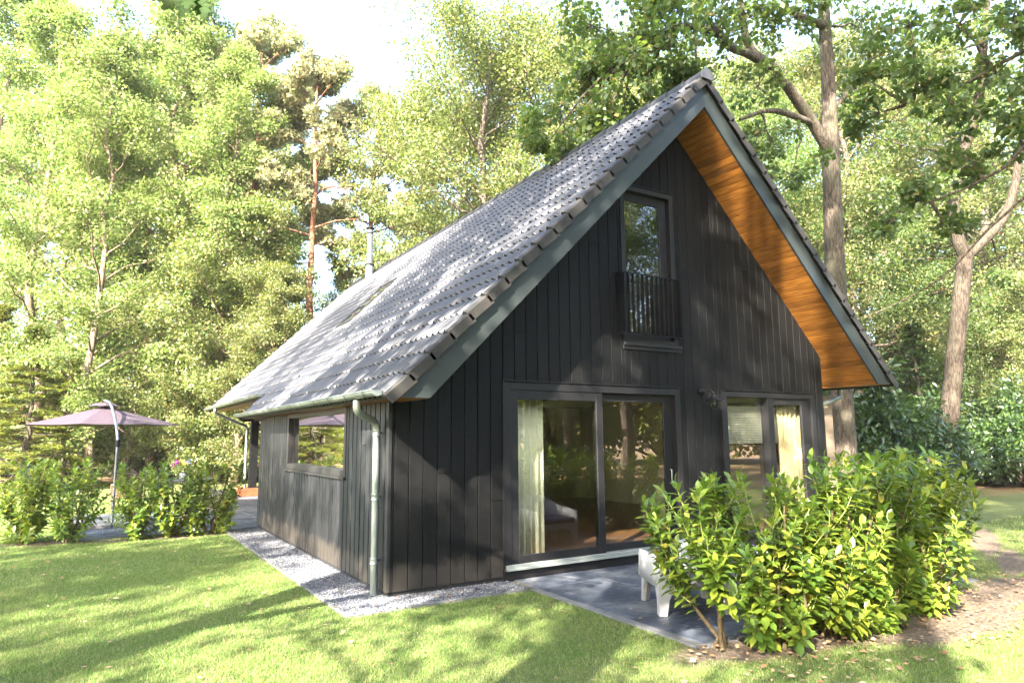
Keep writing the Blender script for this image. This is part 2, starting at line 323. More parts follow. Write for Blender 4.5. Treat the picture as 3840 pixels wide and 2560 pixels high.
# ------------------------------------------------------------------ mesh helpers
class MB:
    def __init__(s): s.v = []; s.f = []; s.n = 0; s.sm = []
    def add(s, verts, faces, smooth=False):
        b = s.n; s.v.extend([tuple(map(float, v)) for v in verts]); s.n += len(verts)
        s.f.extend([tuple(b+i for i in f) for f in faces]); s.sm.extend([smooth]*len(faces)); return s
    def box(s, x0, x1, y0, y1, z0, z1, bev=0.0):
        if bev <= 0:
            return s.add([(x0,y0,z0),(x1,y0,z0),(x1,y1,z0),(x0,y1,z0),(x0,y0,z1),(x1,y0,z1),(x1,y1,z1),(x0,y1,z1)],
                  [(0,3,2,1),(4,5,6,7),(0,1,5,4),(1,2,6,5),(2,3,7,6),(3,0,4,7)])
        b = bev; V = []
        for (z, i) in ((z0, b), (z0+b, 0), (z1-b, 0), (z1, b)):
            V += [(x0+i,y0+b,z),(x0+b,y0+i,z),(x1-b,y0+i,z),(x1-i,y0+b,z),(x1-i,y1-b,z),(x1-b,y1-i,z),(x0+b,y1-i,z),(x0+i,y1-b,z)]
        F = [tuple(range(7,-1,-1)), tuple(range(24,32))]
        for r in range(3):
            for j in range(8): F.append((r*8+j, r*8+(j+1)%8, (r+1)*8+(j+1)%8, (r+1)*8+j))
        return s.add(V, F)
    def hexa(s, p):   # 8 corners: bottom 4 ccw, top 4 ccw
        return s.add(p, [(0,3,2,1),(4,5,6,7),(0,1,5,4),(1,2,6,5),(2,3,7,6),(3,0,4,7)])
    def prism(s, poly, axis, a, b, smooth=False):   # poly in the two other axes
        n = len(poly); V = []
        for c in (a, b):
            for (u, w) in poly:
                V.append({'x': (c, u, w), 'y': (u, c, w), 'z': (u, w, c)}[axis])
        F = [tuple(range(n-1, -1, -1)), tuple(range(n, 2*n))]
        F += [(i, (i+1) % n, n+(i+1) % n, n+i) for i in range(n)]
        return s.add(V, F, smooth)
    def tube(s, pts, rad, sides=8, cap=True):
        pts = [np.array(p, float) for p in pts]; n = len(pts)
        if np.isscalar(rad): rad = [rad]*n
        up = np.array([0.0, 0.0, 1.0]); V = []; prev = None
        for i, p in enumerate(pts):
            d = pts[min(i+1, n-1)] - pts[max(i-1, 0)]; d = d/(np.linalg.norm(d)+1e-9)
            if prev is None:
                a = np.cross(d, up if abs(d[2]) < 0.9 else np.array([1.0, 0, 0]))
            else: a = prev - d*np.dot(prev, d)
            a = a/(np.linalg.norm(a)+1e-9); prev = a; b = np.cross(d, a)
            for k in range(sides):
                t = 2*math.pi*k/sides; V.append(p + rad[i]*(math.cos(t)*a + math.sin(t)*b))
        F = []
        for i in range(n-1):
            for k in range(sides):
                F.append((i*sides+k, i*sides+(k+1) % sides, (i+1)*sides+(k+1) % sides, (i+1)*sides+k))
        s.add(V, F, True)
        if cap:
            s.add(V[:sides], [tuple(range(sides))]); s.add(V[-sides:], [tuple(range(sides-1, -1, -1))])
        return s
    def lathe(s, cx, cy, prof, sides=24, axis='z'):
        V = []
        for (r, z) in prof:
            for k in range(sides):
                t = 2*math.pi*k/sides
                if axis == 'z': V.append((cx+r*math.cos(t), cy+r*math.sin(t), z))
                else: V.append((cx+r*math.cos(t), z, cy+r*math.sin(t)))
        F = []
        for i in range(len(prof)-1):
            for k in range(sides):
                F.append((i*sides+k, i*sides+(k+1) % sides, (i+1)*sides+(k+1) % sides, (i+1)*sides+k))
        return s.add(V, F, True)
    def build(s, name, m, parent=None, origin=None):
        me = bpy.data.meshes.new(name)
        V = np.array(s.v, float)
        if origin is not None: V = V - np.array(origin)
        me.from_pydata([tuple(v) for v in V], [], s.f)
        me.polygons.foreach_set('use_smooth', s.sm)
        me.materials.append(m); me.update()
        o = bpy.data.objects.new(name, me); COL.objects.link(o)
        if parent is not None: o.parent = parent
        if origin is not None: o.location = origin
        return o

def np_mesh(name, V, F, m, smooth=False):
    """V (n,3); F (m,k) with k corners each"""
    me = bpy.data.meshes.new(name); k = F.shape[1]
    me.vertices.add(len(V)); me.vertices.foreach_set('co', V.astype(np.float32).ravel())
    me.loops.add(F.size); me.loops.foreach_set('vertex_index', F.astype(np.int32).ravel())
    me.polygons.add(len(F)); me.polygons.foreach_set('loop_start', np.arange(0, F.size, k, dtype=np.int32))
    me.polygons.foreach_set('loop_total', np.full(len(F), k, np.int32))
    if smooth: me.polygons.foreach_set('use_smooth', np.ones(len(F), bool))
    me.materials.append(m); me.update(calc_edges=True); me.validate(); return me
def link(name, me, parent=None, loc=None):
    o = bpy.data.objects.new(name, me); COL.objects.link(o)
    if parent is not None: o.parent = parent
    if loc is not None: o.location = loc
    return o
def tag(o, label=None, cat=None, group=None, kind=None):
    if label: o['label'] = label
    if cat: o['category'] = cat
    if group: o['group'] = group
    if kind: o['kind'] = kind
    return o
def empty(name, loc, label, cat, group=None, rz=0.0):
    o = bpy.data.objects.new(name, None); COL.objects.link(o); o.location = loc; o.rotation_euler = (0, 0, rz)
    o.empty_display_size = 0.2
    return tag(o, label, cat, group)
def copy_tree(o, parent=None):
    c = o.copy(); COL.objects.link(c); c.parent = parent
    for ch in list(o.children):
        copy_tree(ch, c)
    return c

# leaf shapes: local x = side, y = along the leaf, z = normal
KITE = (np.array([[0, 0, 0], [-0.36, 0.5, 0.07], [0, 1, -0.05], [0.36, 0.5, 0.07]]), np.array([[0, 3, 2, 1]]))
NEEDLE = (np.array([[0, 0, 0], [-0.085, 0.5, 0.0], [0, 1, 0.0], [0.085, 0.5, 0.0]]), np.array([[0, 3, 2, 1]]))
LAUREL = (np.array([[0, 0, 0], [0, 0.34, -0.02], [0, 0.7, -0.045], [0, 1, -0.11],
                    [-0.17, 0.34, 0.035], [-0.155, 0.7, 0.0], [0.17, 0.34, 0.035], [0.155, 0.7, 0.0], [0, 0.0, 0], [0, 1, -0.11]]),
          np.array([[0, 8, 1, 4], [4, 1, 2, 5], [5, 2, 3, 9], [8, 0, 6, 1], [1, 6, 7, 2], [2, 7, 9, 3]]))
LAUREL = (np.array([[0, 0, 0], [0, 0.34, -0.02], [0, 0.7, -0.045], [0, 1, -0.11],
                    [-0.17, 0.34, 0.035], [-0.155, 0.7, 0.0], [0.17, 0.34, 0.035], [0.155, 0.7, 0.0],
                    [-0.10, 0.13, 0.02], [0.10, 0.13, 0.02], [-0.06, 0.93, -0.075], [0.06, 0.93, -0.075]]),
          np.array([[0, 9, 1, 8], [8, 1, 2, 4], [1, 9, 6, 2], [4, 2, 2, 5]]))
LAUREL = (np.array([[0, 0, 0], [-0.17, 0.33, 0.04], [0, 0.42, -0.02], [0.17, 0.33, 0.04],
                    [-0.15, 0.72, 0.0], [0.15, 0.72, 0.0], [0, 1.0, -0.12]]),
          np.array([[0, 2, 1, 1], [0, 3, 2, 2]]))

def scatter(shape, P, D, Nn, S, W=None):
    """place a leaf shape at points P, along D, with face normal Nn, size S"""
    V0, F0 = shape
    D = D/np.linalg.norm(D, axis=1, keepdims=True)
    X = np.cross(D, Nn); X /= (np.linalg.norm(X, axis=1, keepdims=True)+1e-9)
    Z = np.cross(X, D)
    k = len(V0); W = S if W is None else W
    V = (P[:, None, :] + S[:, None, None]*(V0[None, :, 1, None]*D[:, None, :] + V0[None, :, 2, None]*Z[:, None, :])
         + W[:, None, None]*V0[None, :, 0, None]*X[:, None, :])
    F = F0[None, :, :] + (np.arange(len(P))*k)[:, None, None]
    return V.reshape(-1, 3), F.reshape(-1, F0.shape[1])
LEAF6 = (np.array([[0, 0, 0], [-0.185, 0.34, 0.05], [-0.19, 0.70, 0.02], [0, 1.0, -0.13], [0.19, 0.70, 0.02], [0.185, 0.34, 0.05], [0, 0.30, 0.0], [0, 0.68, -0.035]]),
         np.array([[0, 6, 2, 1], [6, 7, 3, 2], [0, 5, 4, 6], [6, 4, 3, 7]]))
LEAF6 = (LEAF6[0], np.array([[0, 6, 7, 1], [1, 7, 3, 2], [0, 5, 7, 6], [5, 4, 3, 7]]))

def sphere_dirs(rng, n):
    v = rng.normal(size=(n, 3)); return v/np.linalg.norm(v, axis=1, keepdims=True)

def clump_leaves(rng, centers, radii, per, size, flat=0.6, shape=KITE, droop=0.25, updir=0.9):
    """leaf clouds: leaves fill each clump, a little denser at its surface"""
    n = len(centers)*per
    c = np.repeat(centers, per, axis=0); r = np.repeat(radii, per)
    d = sphere_dirs(rng, n); rr = r*(rng.random(n)**0.45)
    off = d*rr[:, None]; off[:, 2] *= flat
    P = c + off
    D = d + rng.normal(scale=0.6, size=(n, 3)); D[:, 2] -= droop
    Nn = rng.normal(scale=0.55, size=(n, 3)); Nn[:, 2] += updir
    S = size*(0.65 + 0.7*rng.random(n))
    return scatter(shape, P, D, Nn, S)

def wob(rng, p0, p1, n, amp):
    p0 = np.array(p0, float); p1 = np.array(p1, float)
    t = np.linspace(0, 1, n+1)[:, None]; P = p0 + (p1-p0)*t
    w = rng.normal(scale=amp, size=(n+1, 3)); w[0] = 0; w[-1] = 0
    w[1:-1] = (w[:-2]+w[1:-1]+w[2:])/2.0
    return P + w

def gen_tree(seed, H, base, R, r0, style='broad', leafn=26000, size=0.11, lean=(0, 0), nl=None):
    """trunk mesh-builder and leaf arrays of one tree standing at the origin"""
    rng = np.random.default_rng(seed); mb = MB()
    top = np.array([lean[0], lean[1], H])
    tr = wob(rng, (0, 0, 0), top, 12, 0.012*H)
    rad = [r0*(1.25 if i == 0 else 1.0)*(1-0.86*i/12) for i in range(13)]
    mb.tube(tr, rad, 10, False)
    cents = []; rads = []
    nl = nl or {'broad': 26, 'slim': 34, 'pine': 20, 'spruce': 46}[style]
    for i in range(nl):
        u = (i+rng.random()*0.8)/nl
        zf = base/H + (0.97-base/H)*u
        k = zf*12; a = int(min(k, 11)); p = tr[a] + (tr[a+1]-tr[a])*(k-a)
        az = i*2.399 + rng.normal(scale=0.4)
        if style == 'broad': ln = R*(0.55+0.5*rng.random())*math.sin(math.pi*(0.22+0.68*u))**0.8; el = 0.15+0.75*u
        elif style == 'slim': ln = R*(0.5+0.55*rng.random())*(math.sin(math.pi*(0.25+0.72*u))**0.9); el = 0.35+0.6*u
        elif style == 'pine': ln = R*(0.5+0.6*rng.random())*math.sin(math.pi*(0.25+0.7*u)); el = 0.05+0.55*u
        else: ln = R*(1.03-u)*(0.85+0.3*rng.random()); el = -0.18+0.25*u
        d = np.array([math.cos(az)*math.cos(el), math.sin(az)*math.cos(el), math.sin(el)])
        e = p + d*ln + np.array([0, 0, (0.12 if style != 'spruce' else -0.05)*ln])
        lp = wob(rng, p, e, 5, 0.05*ln)
        rb = max(0.018, rad[a]*0.42*(0.6+0.4*ln/R))
        mb.tube(lp, [rb*(1-0.8*j/5) for j in range(6)], 6, False)
        if style == 'pine' and u < 0.12 and rng.random() < 0.7: continue
        ns = {'broad': 6, 'slim': 5, 'pine': 5, 'spruce': 7}[style]
        for j in range(ns):
            t = 0.35+0.62*(j+rng.random())/ns; q = t*5; b = int(min(q, 4)); sp = lp[b]+(lp[b+1]-lp[b])*(q-b)
            if style == 'spruce':
                perp = np.cross(d, [0, 0, 1]); perp /= np.linalg.norm(perp)
                s2 = perp*(1 if j % 2 else -1)*0.8 + d*0.6
                sl = ln*0.30*(1.2-t)
            else:
                s2 = d + rng.normal(scale=0.75, size=3); s2[2] += 0.15; sl = ln*(0.2+0.25*rng.random())
            s2 /= np.linalg.norm(s2); se = sp+s2*sl
            mb.tube([sp, (sp+se)/2+rng.normal(scale=0.04, size=3), se], [rb*0.35, rb*0.25, 0.008], 4, False)
            for w in (0.55, 1.0):
                cents.append(sp+(se-sp)*w); rads.append({'broad': 0.62, 'slim': 0.55, 'pine': 0.55, 'spruce': 0.42}[style]*(0.7+0.6*rng.random())*R/5.0 + 0.12)
        cents.append(e); rads.append((0.5+0.3*rng.random())*R/5.0+0.12)
    cents = np.array(cents); rads = np.array(rads)
    per = max(4, leafn//len(cents))
    if style == 'pine':
        # tufts of needles
        nt_ = per*len(cents)//9
        c = cents[rng.integers(len(cents), size=nt_)]; r = rads[rng.integers(len(rads), size=nt_)]
        dd = sphere_dirs(rng, nt_); off = dd*(r*rng.random(nt_)**0.4)[:, None]; off[:, 2] *= 0.5
        P = np.repeat(c+off, 9, axis=0); D = sphere_dirs(rng, len(P)); D[:, 2] += 0.45
        Nn = sphere_dirs(rng, len(P)); V, F = scatter(NEEDLE, P, D, Nn, size*(0.7+0.6*rng.random(len(P))), size*2.3*np.ones(len(P)))
    elif style == 'spruce':
        n = per*len(cents); c = np.repeat(cents, per, axis=0); r = np.repeat(rads, per)
        off = sphere_dirs(rng, n)*(r*rng.random(n)**0.5)[:, None]; off[:, 2] *= 0.22
        P = c+off; D = c*np.array([1, 1, 0])+off*1.2+rng.normal(scale=0.35, size=(n, 3)); D[:, 2] -= 0.35*np.abs(D[:, 0])*0.2
        Nn = rng.normal(scale=0.35, size=(n, 3)); Nn[:, 2] += 1
        V, F = scatter(KITE, P, D, Nn, size*(0.7+0.6*rng.random(n)), size*0.45*np.ones(n))
    else:
        V, F = clump_leaves(rng, cents, rads, per, size, 0.55)
    return mb, V, F

# ------------------------------------------------------------------ ground, gravel, terraces
GZ = -0.07
o = np_mesh('ground', np.array([[-150, -150, GZ], [150, -150, GZ], [150, 150, GZ], [-150, 150, GZ]], float), np.array([[0, 1, 2, 3]]), M['ground'])
tag(link('ground', o), kind='structure')
mb = MB(); mb.add([(-0.56, -0.46, -0.058), (1.46, -0.46, -0.058), (1.46, 0.05, -0.058), (0.05, 0.05, -0.058), (0.05, 6.62, -0.058), (-0.56, 6.62, -0.058)], [(0, 1, 2, 3), (0, 3, 4, 5)])
tag(mb.build('gravel_bed', M['gravelbed']), kind='structure')
rng = np.random.default_rng(5)
def gravel():
    pts = []
    n = 30000
    x = rng.uniform(-0.55, -0.005, n); y = -0.44 + 7.05*rng.random(n)**1.35
    pts.append(np.c_[x, y]); n2 = 8500
    pts.append(np.c_[rng.uniform(-0.55, 1.45, n2), rng.uniform(-0.45, 0.0, n2)])
    n3 = 420; a_ = rng.random(n3); k_ = rng.random(n3) < 0.6
    pts.append(np.where(k_[:, None], np.c_[-0.56-np.abs(rng.normal(scale=0.05, size=n3)), -0.45+7.0*a_], np.c_[-0.55+2.0*a_, -0.46-np.abs(rng.normal(scale=0.05, size=n3))]))
    P = np.concatenate(pts); n = len(P)
    oct_ = np.array([[1, 0, 0], [0, 1, 0], [-1, 0, 0], [0, -1, 0], [0, 0, 1], [0, 0, -1]], float)
    S = 0.0075*(0.6+rng.random(n)*0.9)
    V = oct_[None]*(S[:, None, None]*(0.6+0.8*rng.random((n, 6, 1))))
    a = rng.random(n)*6.28; b = rng.normal(scale=0.6, size=n)
    ca, sa, cb, sb = np.cos(a), np.sin(a), np.cos(b), np.sin(b)
    x, y, z = V[:, :, 0], V[:, :, 1], V[:, :, 2]*0.7
    x2 = x*ca[:, None]-y*sa[:, None]; y2 = x*sa[:, None]+y*ca[:, None]; y3 = y2*cb[:, None]-z*sb[:, None]; z3 = y2*sb[:, None]+z*cb[:, None]
    V = np.stack([x2, y3, z3], -1)
    V[:, :, 0] += P[:, 0:1]; V[:, :, 1] += P[:, 1:2]; V[:, :, 2] += (-0.054+rng.random(n)*0.008)[:, None]; V[-n3:, :, 2] += 0.018
    F0 = np.array([[0, 1, 4], [1, 2, 4], [2, 3, 4], [3, 0, 4], [1, 0, 5], [2, 1, 5], [3, 2, 5], [0, 3, 5]])
    F = (F0[None]+(np.arange(n)*6)[:, None, None]).reshape(-1, 3)
    tag(link('gravel', np_mesh('gravel', V.reshape(-1, 3), F, M['gravel'])), 'grey stone chippings strip along the foot of the black walls', 'gravel', kind='stuff')
gravel()

def edging(x0, x1, y0, y1, n, axis, w, top, label):
    mb = MB()
    for i in range(n):
        if axis == 'y': a = y0+(y1-y0)*i/n; b = y0+(y1-y0)*(i+1)/n-0.004; mb.box(x0, x0+w, a, b, -0.2, top, 0.004)
        else: a = x0+(x1-x0)*i/n; b = x0+(x1-x0)*(i+1)/n-0.004; mb.box(a, b, y0, y0+w, -0.2, top, 0.004)
    return tag(mb.build('kerb_edging', M['concrete']), label, 'edging', kind='thing')
edging(-0.61, 0, -0.46, 6.62, 8, 'y', 0.05, -0.042, 'grey concrete edging between the side lawn and the gravel strip')
edging(-0.61, 1.44, -0.51, 0, 3, 'x', 0.05, -0.041, 'grey concrete edging along the front end of the gravel')
edging(1.44, 0, -2.9, -0.515, 3, 'y', 0.085, -0.050, 'grey concrete edging beside the front terrace slabs')
def slabs(name, x0, x1, y0, y1, sx, sy, ztop, seed, label):
    r = np.random.default_rng(seed); mb = MB(); x = x0
    while x < x1-0.02:
        y = y1; k = 0
        while y > y0+0.02:
            xe = min(x+sx, x1); ye = max(y-sy, y0); z = ztop+r.normal(scale=0.0012)
            mb.box(x+0.006, xe-0.006, ye+0.006, y-0.006, z-0.05, z, 0.004); y = ye
        x += sx
    return tag(mb.build(name, M['slate']), label, 'terrace', kind='structure')
mb = MB(); mb.box(1.525, 5.95, -2.95, -0.03, -0.12, -0.054); mb.box(-3.06, 2.62, 6.65, 11.0, -0.14, -0.054)
tag(mb.build('mortar_bed', M['concrete']), kind='structure')
slabs('front_terrace', 1.535, 5.95, -2.9, -0.03, 0.925, 0.505, -0.048, 3, None)
slabs('back_terrace', -3.05, 2.6, 6.66, 11.0, 0.55, 0.55, -0.046, 4, None)
slabs('garden_path', 0.25, 2.6, 11.0, 17.0, 0.55, 0.55, -0.046, 9, None)

# ------------------------------------------------------------------ house
W, XM, D, LW = 7.713, 4.365, 0.68, 6.66
Y2, YB, EA = 7.05, 14.95, 0.0
def zl(x): return x+1.86          # underside of the left slope
def zr(x): return 10.59-x         # underside of the right slope
def zin(x): return min(max(zl(x), 1.988), zr(x))
house = empty('wooden_house', (0, 0, 0), 'black timber clad house with a steep grey tiled roof', 'house')

def cladding(axis, lo, hi, zfun, holes, pitch, depth, seed, zb=0.0, groove=0.010, sign=1, offset=0.037):
    """vertical boards; holes are (a0,a1,z0,z1); returns builder. axis x: wall in plane y=0 facing -y; axis y: wall x=0 facing -x"""
    r = random.Random(seed); mb = MB()
    edges = set([lo, hi]); a = lo+offset
    while a < hi: edges.add(round(a, 4)); a += pitch
    boards = sorted(edges); segs = []
    for b0, b1 in zip(boards, boards[1:]):
        cuts = sorted({b0, b1} | {h for H in holes for h in H[:2] if b0+0.004 < h < b1-0.004})
        dz = r.uniform(-0.0015, 0.0015)
        jt = r.uniform(0.8, 5.2) if r.random() < 0.55 else None
        for i, (c0, c1) in enumerate(zip(cuts, cuts[1:])):
            e0 = c0 + (groove/2 if c0 in (b0,) else 0); e1 = c1-(groove/2 if c1 in (b1,) else 0)
            mid = (c0+c1)/2
            iv = [(zb, None)]
            for H in holes:
                if H[0]-1e-4 <= mid <= H[1]+1e-4:
                    ni = []
                    for z0, z1 in iv:
                        if z1 is None: 
                            if H[2] > z0+0.01: ni.append((z0, H[2]))
                            ni.append((H[3], None))
                    iv = ni
            for z0, z1 in iv:
                parts = [(z0, z1)]
                if jt and z0+0.25 < jt and (z1 if z1 is not None else zfun(mid)) > jt+0.25: parts = [(z0, jt-0.004), (jt+0.004, z1)]
                for p0, p1 in parts:
                    t0 = p1 if p1 is not None else zfun(e0); t1 = p1 if p1 is not None else zfun(e1)
                    tm = p1 if p1 is not None else None
                    if min(t0, t1) <= p0+0.02: continue
                    f = depth+dz; c = 0.003
                    def P(a_, dd, z_): return (a_, -dd, z_) if axis == 'x' else (-dd, a_, z_)
                    # board with chamfered long edges
                    sec = [(e0, 0.0), (e0, f-c), (e0+c, f), (e1-c, f), (e1, f-c), (e1, 0.0)]
                    pk = None
                    if p1 is None and e0 < XM < e1 and axis == 'x': pk = True
                    tz = [zfun(s_[0]) if p1 is None else p1 for s_ in sec]
                    V = [P(s_[0], s_[1], p0) for s_ in sec]+[P(s_[0], s_[1], t_) for s_, t_ in zip(sec, tz)]
                    n = 6; F = [tuple(range(n)), tuple(range(2*n-1, n-1, -1))]+[(i_+n, (i_+1) % n+n, (i_+1) % n, i_) for i_ in range(n)]
                    if axis == 'y': F = [tuple(reversed(q)) for q in F]
                    mb.add(V, F)
    return mb
DOOR = (1.41, 4.335, 0.0, 2.25); WIN2 = (5.20, 7.45, 0.0, 2.25); UP = (3.335, 4.35, 2.86, 5.12)
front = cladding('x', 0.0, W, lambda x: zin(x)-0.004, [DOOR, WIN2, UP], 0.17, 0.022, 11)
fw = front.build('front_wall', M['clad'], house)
tag(fw, 'front gable wall of black vertical boards')
mb = MB()   # dark backing sheets behind the boards, cut round the openings
def backing(mb, x0, x1, z0, z1, slope=False):
    if slope: mb.prism([(x0, z0), (x1, z0), (x1, zin(x1)-0.01)]+([(XM, zin(XM)-0.01)] if x0 < XM < x1 else [])+[(x0, zin(x0)-0.01)], 'y', 0.0, 0.10)
    else: mb.box(x0, x1, 0.0, 0.10, z0, z1)
backing(mb, 0.0, 1.41, -0.1, 2.25); backing(mb, 4.335, 5.20, -0.1, 2.25); backing(mb, 7.45, W, -0.1, 2.25)
backing(mb, 1.41, 4.335, -0.1, 0.055); backing(mb, 5.20, 7.45, -0.1, 0.055)
mb.prism([(0.40, 2.252), (3.335, 2.252), (3.335, zl(3.335)-0.01)], 'y', 0.0, 0.10)
mb.prism([(4.35, 2.252), (W, 2.252), (W, zr(W)-0.01), (XM+0.01, zr(XM+0.01)-0.01), (4.35, zin(4.35)-0.01)], 'y', 0.0, 0.10)
mb.box(3.337, 4.348, 0.0, 0.10, 2.252, 2.86)
mb.prism([(3.337, 5.12), (4.348, 5.12), (4.348, zl(4.348)-0.012), (3.337, zl(3.337)-0.012)], 'y', 0.0, 0.10)
mb.build('wall_core', M['deck'], house)
SW = (1.434, 4.483, 1.115, 2.006)
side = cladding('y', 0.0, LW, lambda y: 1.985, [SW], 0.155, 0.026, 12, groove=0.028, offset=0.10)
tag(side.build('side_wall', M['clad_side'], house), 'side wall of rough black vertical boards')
mb = MB(); mb.box(0.0, 0.10, 0.102, LW, -0.1, 1.115); mb.box(0.0, 0.10, 0.102, 1.434, 1.115, 1.985); mb.box(0.0, 0.10, 4.483, LW, 1.115, 1.985)
mb.build('side_wall_core', M['deck'], house)
mb = MB(); mb.box(-0.040, 0.001, -0.036, 0.035, 0.0, 1.985, 0.003); mb.build('corner_board', M['clad_side'], house)
mb = MB(); mb.prism([(W, 0.0), (W, 2.86), (W-0.1, 2.96), (W-0.1, 0.0)], 'y', 0.0, YB-0.3)           # right wall
mb.box(0.12, 0.5, LW-0.05, LW, -0.1, 1.9); mb.box(3.3, W-0.1, LW-0.05, LW, -0.1, 1.9); mb.prism([(0.12, 1.9), (W-0.1, 1.9), (W-0.1, 2.9), (XM, 6.1), (0.12, 1.95)], 'y', LW-0.05, LW)  # middle left open: unseen opening added to let daylight into the room
mb.box(2.7, 2.8, LW+0.001, YB-0.3, -0.1, 4.4); mb.prism([(2.7, -0.1), (W-0.1, -0.1), (W-0.1, 2.9), (XM, 6.1), (2.7, 4.5)], 'y', YB-0.32, YB-0.3)
mb.build('rear_walls', M['clad'], house)

# roof: left slope in two lengths, right slope in one
roofdeck = MB()
def slope_slab(mb, xa, xb, sgn, y0, y1, under, over, cut):
    """xa eave, xb ridge"""
    f = (lambda x: x) if sgn > 0 else (lambda x: 2*XM-x)
    xs = [xa, xb]
    poly = [(f(xa), cut), (f(cut-under), cut), (f(xb), xb+under), (f(xb), xb+over), (f(xa), xa+over)]
    if sgn > 0: poly = poly[::-1]
    mb.prism(poly, 'y', y0, y1)
slope_slab(roofdeck, -0.21, XM, 1, -0.681, Y2, 1.90, 2.28, 2.005)
slope_slab(roofdeck, 0.215, XM, 1, Y2+0.001, YB, 1.90, 2.28, 2.43)
slope_slab(roofdeck, 0.20, XM-0.001, -1, -0.681, YB, 1.90, 2.28, 2.425)
roof = roofdeck.build('roof', M['deck'], house)

def tiles(mb, xe, y0, y1, sgn, nrow=None, pitch=0.150, exp=0.312):
    s2 = math.sqrt(0.5); prof = [(0, 0), (0.06, 0.015), (0.14, 0.029), (0.25, 0.035), (0.36, 0.029), (0.44, 0.015), (0.50, 0), (0.76, -0.003)]
    nr = int(round((y1-y0)/pitch)); us = []; hs = []
    for i in range(nr):
        for (p, h) in prof: us.append(y0+(i+p)*pitch); hs.append(h)
    us.append(y0+nr*pitch); hs.append(0.0)
    us = np.array(us); hs = np.array(hs); n = len(us)
    vmax = (XM-xe)/s2; rows = int(math.ceil(vmax/exp))
    r = np.random.default_rng(3)
    def pt(v, h):   # v along the slope from the eave, h above the deck plane z = x+2.25
        x = xe + v*s2 - h*s2; z = xe + v*s2 + 2.30 + h*s2
        return x, z
    shade_faces = MB()
    for k in range(rows):
        v0 = k*exp; v1 = min(v0+exp+0.02, vmax)
        til = np.repeat(r.normal(scale=0.0016, size=nr//2+2), 16)[:n]
        hlow = 0.012+hs; hf = 0.040+hs+til; hb = 0.014+hs
        if k == 0: hlow = hs*0+0.0
        rowsV = []
        for (v, h) in ((v0, hlow), (v0, hf-0.004), (v0+0.006, hf), (v1, hb)):
            x, z = pt(v, h); x = x+0*us; 
            if sgn < 0: x = 2*XM-x
            rowsV.append(np.c_[x, us, z+0*us])
        b = mb.n; V = np.concatenate(rowsV); mb.v.extend(map(tuple, V)); mb.n += len(V)
        for q in range(3):
            for j in range(n-1):
                a = b+q*n+j; f = (a, a+n, a+n+1, a+1) if sgn > 0 else (a, a+1, a+n+1, a+n)
                mb.f.append(tuple(reversed(f))); mb.sm.append(q == 2)
        for i in range(nr):     # flat near-black face before every roll, painting the shade beneath it
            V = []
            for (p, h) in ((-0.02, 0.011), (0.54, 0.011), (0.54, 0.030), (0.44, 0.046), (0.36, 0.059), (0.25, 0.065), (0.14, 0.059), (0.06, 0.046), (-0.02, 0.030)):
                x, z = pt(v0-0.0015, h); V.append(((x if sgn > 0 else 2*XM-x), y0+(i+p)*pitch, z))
            shade_faces.add(V, [tuple(range(9)) if sgn < 0 else tuple(range(8, -1, -1))])
    return shade_faces
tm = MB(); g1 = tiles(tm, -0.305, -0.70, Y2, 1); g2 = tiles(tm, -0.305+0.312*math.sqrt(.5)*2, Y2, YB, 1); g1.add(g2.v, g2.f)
tag(tm.build('tile_covering', M['tile'], roof), 'left roof slope of dark wavy tiles')
g1.build('tile_shade_faces', M['roll_shade'], roof)
tm = MB(); tiles(tm, 2*XM-8.645, -0.70, YB, -1); tm.build('tile_covering', M['tile'], roof)
# verge tiles down both front edges and the rear edge
def verge(xe, xt, sgn, yf, side):
    mb = MB(); s2 = math.sqrt(0.5); exp = 0.312; vmax = (xt-xe)/s2; k = 0
    def P(v, h, y):
        x = xe+v*s2-h*s2; z = xe+v*s2+2.30+h*s2
        return ((x if sgn > 0 else 2*XM-x), y, z)
    while k*exp < vmax-0.05:
        v0 = k*exp-0.012; v1 = min((k+1)*exp+0.02, vmax); lf, lb = 0.046, 0.020
        d = yf; w = 0.05*side
        sec = [(0, -0.105), (0, 0.0), (0.16, 0.012), (0.5, 0.022), (1.0, 0.026), (1.6, 0.02), (2.2, 0.0), (2.2, -0.02), (0.35, -0.02), (0.35, -0.105)]
        V = [P(v0, h+lf, d+w*a) for a, h in sec]+[P(v1, h+lb, d+w*a) for a, h in sec]
        n = len(sec); F = [tuple(range(n)), tuple(range(2*n-1, n-1, -1))]+[(i+n, (i+1) % n+n, (i+1) % n, i) for i in range(n)]
        if sgn*side < 0: F = [tuple(reversed(f)) for f in F]
        mb.add(V, F); k += 1
    return mb
verge(-0.325, XM-0.03, 1, -0.775, 1).build('verge_tiles', M['verge'], roof)
verge(2*XM-8.645, XM-0.03, -1, -0.775, 1).build('verge_tiles', M['verge'], roof)
verge(0.12, XM-0.03, 1, YB+0.06, -1).build('verge_tiles', M['verge'], roof)
verge(-0.325, 0.24, 1, Y2+0.05, -1).build('verge_tiles', M['verge'], roof)
